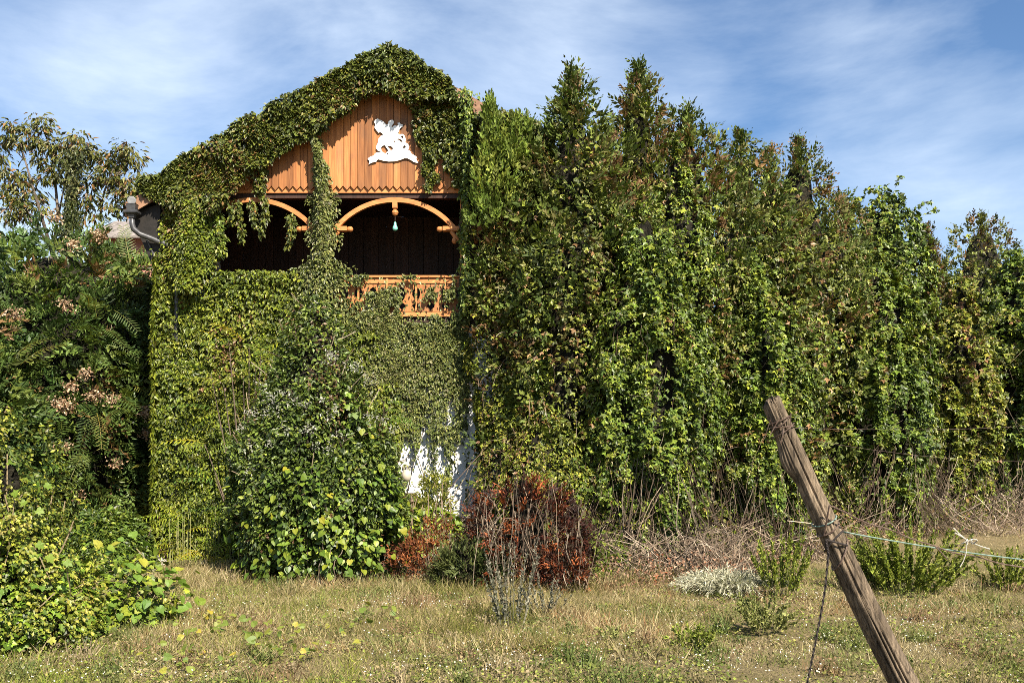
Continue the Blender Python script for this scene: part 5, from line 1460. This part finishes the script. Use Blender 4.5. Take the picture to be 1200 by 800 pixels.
hc = (.08 + .20 * rng.random(nc) ** 2)[idx]
cc = np.array([(.10, .13, .035), (.15, .16, .05), (.22, .18, .09), (.28, .22, .13), (.20, .13, .07), (.13, .15, .045)])[rng.integers(0, 6, nc)][idx] * (.6 + .8 * rng.random((n, 1)))
T = np.array([0, 0, 1.0]) + rnd(n, .5) * np.array([1, 1, .3])
bf.leaves(np.stack([x, Y, gz(x, Y)], 1), T, rnd(n) + np.array([0, -.4, 0]), hc * (.5 + .7 * rng.random(n)), mk_blade(.05, -.15), cc)
bf.leaves(np.stack([x, Y, gz(x, Y) + hc * rng.random(n)], 1), rnd(n, .6), rnd(n, .6) + np.array([0, -.4, .7]), .035 * (.6 + .8 * rng.random(n)), KITEW, cc * .9)
o = bf.build('ground_cover', M_grass); o['kind'] = 'stuff'; o['label'] = 'small clover-like leaves and pale flecks between the grass blades'; o['category'] = 'ground cover'

# ------------------------------------------------------------------ leaning post, wires, rope
PY = 4.3
top = pt(905, 470, PY); low = pt(1048, 770, PY)
dv = (low - top).normalized()
bot = top + dv * ((top.z + .25) / -dv.z)
L_ = (bot - top).length
post = thing('leaning_post', 'weathered split timber post leaning left, wound with wire at its top', 'post', (bot.x, bot.y, 0))
ns, nr = 240, 84
ax = -dv; sx = Vector((0, -1, 0)).cross(ax).normalized(); fr_ = ax.cross(sx).normalized()     # sx across, fr_ towards the camera or away
if fr_.y > 0: fr_ = -fr_; sx = -sx
ss = np.linspace(0, 1, ns)
th = np.linspace(0, 2 * math.pi, nr, endpoint=False)
S2, T2 = np.meshgrid(ss, th, indexing='ij'); s_ = S2.ravel(); t_ = T2.ravel()
dist = s_ * L_                                        # metres down from the top
ca, sa = np.cos(t_), np.sin(t_)
ex = 3.4
cr, sr = np.cos(t_ - .55), np.sin(t_ - .55)
rad = (np.abs(cr) ** ex + np.abs(sr) ** ex) ** (-1 / ex)         # squarish section
rr = .0375 * rad * (1 + .34 * dist)
q = np.stack([ca * 3.2, sa * 3.2, dist * 1.1], 1)
q2 = np.stack([ca * 8.5 + .6 * np.sin(dist * 2.4), sa * 8.5, dist * .85], 1)
groove = fbm(q2, 905, 3)
crk = lambda fq, fd, sd, w_: sm(w_, 0, np.abs(fbm(np.stack([ca * fq, sa * fq, dist * fd], 1), sd, 2) - .5))
rr *= 1 + .20 * (fbm(q, 901, 2) - .5) - .40 * crk(2.2, .30, 931, .035) - .28 * crk(4.2, .42, 933, .05) - .14 * crk(8, .7, 935, .07) - .08 * sm(.54, .66, groove) - .06 * sm(.44, .36, fbm(np.stack([ca * 17, sa * 17, dist * 1.6], 1), 911, 2))
rr *= 1 + .035 * (vnoise(np.stack([ca * 30, sa * 30, dist * 4], 1), 915) - .5) * 2
kn = np.exp(-((dist - .27) / .075) ** 2) * np.exp(-(np.mod(t_ - .15 + math.pi, 2 * math.pi) - math.pi) ** 2 / .45)
rr *= 1 + .5 * kn
neck = np.exp(-((dist - .36) / .05) ** 2) * np.exp(-(np.mod(t_ - .15 + math.pi, 2 * math.pi) - math.pi) ** 2 / .3)
rr *= 1 - .14 * neck
bend = .02 * np.sin(dist * 1.6 + .4)
C0 = np.array(top)[None] + np.array(dv)[None] * dist[:, None] + np.array(sx)[None] * bend[:, None]
jag = np.where(s_ < 1e-6, .018 * (fbm(np.stack([ca * 2.5, sa * 2.5, 0 * s_], 1), 921, 3) - .5) * 3, 0)
V = C0 + np.array(sx)[None] * (rr * ca)[:, None] + np.array(fr_)[None] * (rr * sa)[:, None] + np.array(dv)[None] * jag[:, None]
i, j = np.meshgrid(np.arange(ns - 1), np.arange(nr), indexing='ij'); i = i.ravel(); j = j.ravel(); j2 = (j + 1) % nr
Fc = np.stack([i * nr + j, i * nr + j2, (i + 1) * nr + j2, (i + 1) * nr + j], 1)
# end grain rings close the top
caps = [V[:nr]]; base_n = len(V); Fx = []
prev = np.arange(nr)
for qn, f_ in enumerate((.66, .33, .02)):
    ring = np.array(top)[None] + (V[:nr] - np.array(top)[None]) * f_ + np.array(dv)[None] * (.010 * rng.standard_normal(nr))[:, None]
    idx = base_n + qn * nr + np.arange(nr); V = np.concatenate([V, ring])
    Fx.append(np.stack([prev, idx, np.roll(idx, -1), np.roll(prev, -1)], 1)); prev = idx
Fc = np.concatenate([Fc] + Fx)
m, nt, N, L, out = new_mat('weathered_post')
tc = N.new('ShaderNodeTexCoord'); mp = N.new('ShaderNodeMapping')
mp.inputs['Rotation'].default_value = (0, math.atan2(ax.x, ax.z) * -1.0, 0)
mp.inputs['Scale'].default_value = (75, 75, 3.2)
L.new(tc.outputs['Object'], mp.inputs['Vector'])
n1 = N.new('ShaderNodeTexNoise'); n1.inputs['Scale'].default_value = 1; n1.inputs['Detail'].default_value = 7; n1.inputs['Roughness'].default_value = .7; n1.inputs['Distortion'].default_value = .4
L.new(mp.outputs['Vector'], n1.inputs['Vector'])
r1 = N.new('ShaderNodeValToRGB'); r1.color_ramp.elements[0].position = .32; r1.color_ramp.elements[0].color = (.022, .016, .011, 1); r1.color_ramp.elements[1].position = .66; r1.color_ramp.elements[1].color = (.25, .19, .13, 1)
L.new(n1.outputs['Fac'], r1.inputs['Fac'])
n2 = N.new('ShaderNodeTexNoise'); n2.inputs['Scale'].default_value = 7; n2.inputs['Detail'].default_value = 4; L.new(tc.outputs['Object'], n2.inputs['Vector'])
r2 = N.new('ShaderNodeMapRange'); r2.inputs['From Min'].default_value = .35; r2.inputs['From Max'].default_value = .65; r2.inputs['To Min'].default_value = .6; r2.inputs['To Max'].default_value = 1.15; L.new(n2.outputs['Fac'], r2.inputs['Value'])
sc = N.new('ShaderNodeVectorMath'); sc.operation = 'SCALE'; L.new(r1.outputs['Color'], sc.inputs[0]); L.new(r2.outputs['Result'], sc.inputs['Scale'])
b = N.new('ShaderNodeBsdfPrincipled'); b.inputs['Roughness'].default_value = .8; b.inputs['Specular IOR Level'].default_value = .2
L.new(sc.outputs['Vector'], b.inputs['Base Color'])
bp = N.new('ShaderNodeBump'); bp.inputs['Strength'].default_value = .9; bp.inputs['Distance'].default_value = .006; L.new(n1.outputs['Fac'], bp.inputs['Height']); L.new(bp.outputs['Normal'], b.inputs['Normal'])
L.new(b.outputs[0], out.inputs['Surface'])
np_mesh('timber', V - off(post), Fc, m, post, smooth=True)

def on_post(d, ang, r=.066):
    """a point on the post's skin, d metres down from its top"""
    c = top + dv * d + sx * (.02 * math.sin(d * 1.6 + .4))
    r = .0375 * (1 + .34 * d) * 1.12 + (r - .068)
    return c + sx * (r * math.cos(ang)) + fr_ * (r * math.sin(ang))
wr = MB()
for turn in range(4):
    d0 = .085 + .016 * turn; tilt = .018 * math.sin(turn * 2.3)
    wr.tube([on_post(d0 + tilt * math.cos(a) + .004 * a / 6.28, a, .068 + .005 * (math.cos(2 * a) ** 2) + .002 * turn) for a in np.linspace(0, 6.28, 26)], .0026, 5)
for s0 in (.5, 1.3, 2.3):
    p = on_post(.10, s0, 0.071); wr.tube([p, p + fr_ * .02 + Vector((random.uniform(-.03, .03), 0, .03)), p + fr_ * .01 + Vector((random.uniform(-.05, .05), 0, -.05))], .0022, 5)
p = on_post(.12, 1.4, 0.071); wr.tube([p, p + Vector((-.004, -.01, -.03)), p + Vector((-.012, -.006, -.065))], .0024, 5)
wo = wr.build('wire_coil', M_wire); tag(wo, 'rusty wire wound several times round the top of the leaning post', 'wire')

# two strands that run from the post to the right
def cat(p0, p1, sag, n=22, wob=0.0):
    return [p0.lerp(p1, s) + Vector((0, 0, -sag * 4 * s * (1 - s))) + Vector((0, 0, wob * math.sin(s * 23 + 1) * math.sin(s * 7.1))) for s in np.linspace(0, 1, n)]
gd = .56
ga = on_post(gd, .45, 0.076); gb = pt(1215, 657, PY + .1)
gw = MB(); gw.tube(cat(ga, gb, .012), .0032, 7)
gw.tube([on_post(gd + .01 * math.sin(a), a, 0.072) for a in np.linspace(0, 6.28, 26)], .0030, 6)
tag(gw.build('green_wire', M_greenwire), 'green coated wire tied round the post and stretched to the right', 'wire')
ra = pt(972, 592, PY - .10); rb = pt(1215, 667, PY + .1)
rw = MB(); rw.tube(cat(ra, rb, .035, 40, .006), .0032, 6)
rw.tube([on_post(.60 + .012 * math.sin(a + 1), a, 0.070) for a in np.linspace(0, 6.28, 26)], .0036, 6)
rw.tube([on_post(.72 + .05 * math.cos(a), a, 0.071) for a in np.linspace(0, 6.28, 26)], .0036, 6)
rw.tube([on_post(.61, .8, 0.071), ra], .0036, 6)
p = pt(1030, 622, PY); rw.tube([p, p + Vector((.02, 0, .03)), p + Vector((.05, 0, .035)), p + Vector((.08, 0, .005)), p + Vector((.10, 0, -.02))], .0034, 6)
p = pt(1094, 638, PY); rw.tube([p, pt(1104, 648, PY), pt(1110, 655, PY)], .0030, 5)
tag(rw.build('rusty_wire', M_wire), 'rusty kinked wire below the green one, running right from the post', 'wire')
tw = MB(); k0 = pt(1135, 634, PY)
tw.tube([k0 + Vector((.012 * math.cos(a * 3) + .02 * math.sin(a), -.008 + .010 * math.sin(a * 5), .010 * math.sin(a * 3.3))) for a in np.linspace(0, 6.28, 40)], .0028, 6)
tw.tube([k0, pt(1125, 626, PY), pt(1117, 618, PY)], .0024, 6); tw.tube([k0, pt(1128, 629, PY), pt(1119, 624, PY - .01)], .0030, 6)
tw.tube([pt(1133, 636, PY), pt(1132, 648, PY), pt(1129, 657, PY), pt(1125, 664, PY)], .0022, 6)
tw.tube([k0, pt(1150, 640, PY), pt(1160, 643, PY)], .0026, 6)
tag(tw.build('twine_knot', M_twine), 'white twine knot with loose ends tied on the green wire', 'twine')
# faint wires leaving the post head to the right
fw = MB(); fw.tube(cat(on_post(.10, .2, 0.068), pt(1215, 498, PY + 3.5), .02), .0011, 4); fw.tube(cat(on_post(.13, .2, 0.068), pt(1215, 540, PY + 3.5), .04), .0010, 4)
tag(fw.build('thin_wire', M_wire), 'thin wires leading from the head of the post away to the right', 'wire')
# rope: two twisted strands
rp_ = MB()
cl = [pt(968, 632, PY - .09), pt(971, 648, PY - .09), pt(967, 690, PY - .09), pt(960, 730, PY - .09), pt(953, 765, PY - .09), pt(946, 800, PY - .09), pt(936, 850, PY - .09), pt(930, 905, PY - .09)]
cz = [p for p in cl]; dense = []
for q in range(len(cz) - 1):
    for s in np.linspace(0, 1, 16, endpoint=False): dense.append(cz[q].lerp(cz[q + 1], s))
endp = Vector((dense[-1].x - .05, dense[-1].y, 0.0)); 
for s in np.linspace(0.05, 1, 24): dense.append(cz[-1].lerp(endp, s))
for ph in (0, math.pi):
    rp_.tube([p + Vector((.0028 * math.cos(q * .9 + ph), .0028 * math.sin(q * .9 + ph), 0)) for q, p in enumerate(dense)], .0030, 5)
rp_.tube([on_post(.66 + .03 * math.cos(a + .8), a, 0.070) for a in np.linspace(0, 6.28, 26)], .0045, 6)
rp_.tube([dense[0], on_post(.69, 2.2, 0.073)], .0045, 6)
tag(rp_.build('rope', M_rope), 'black twisted rope hanging from the leaning post to the ground', 'rope')

print('TRIS', TRIS[0], 'objects', len(bpy.data.objects), 'planks', npl)
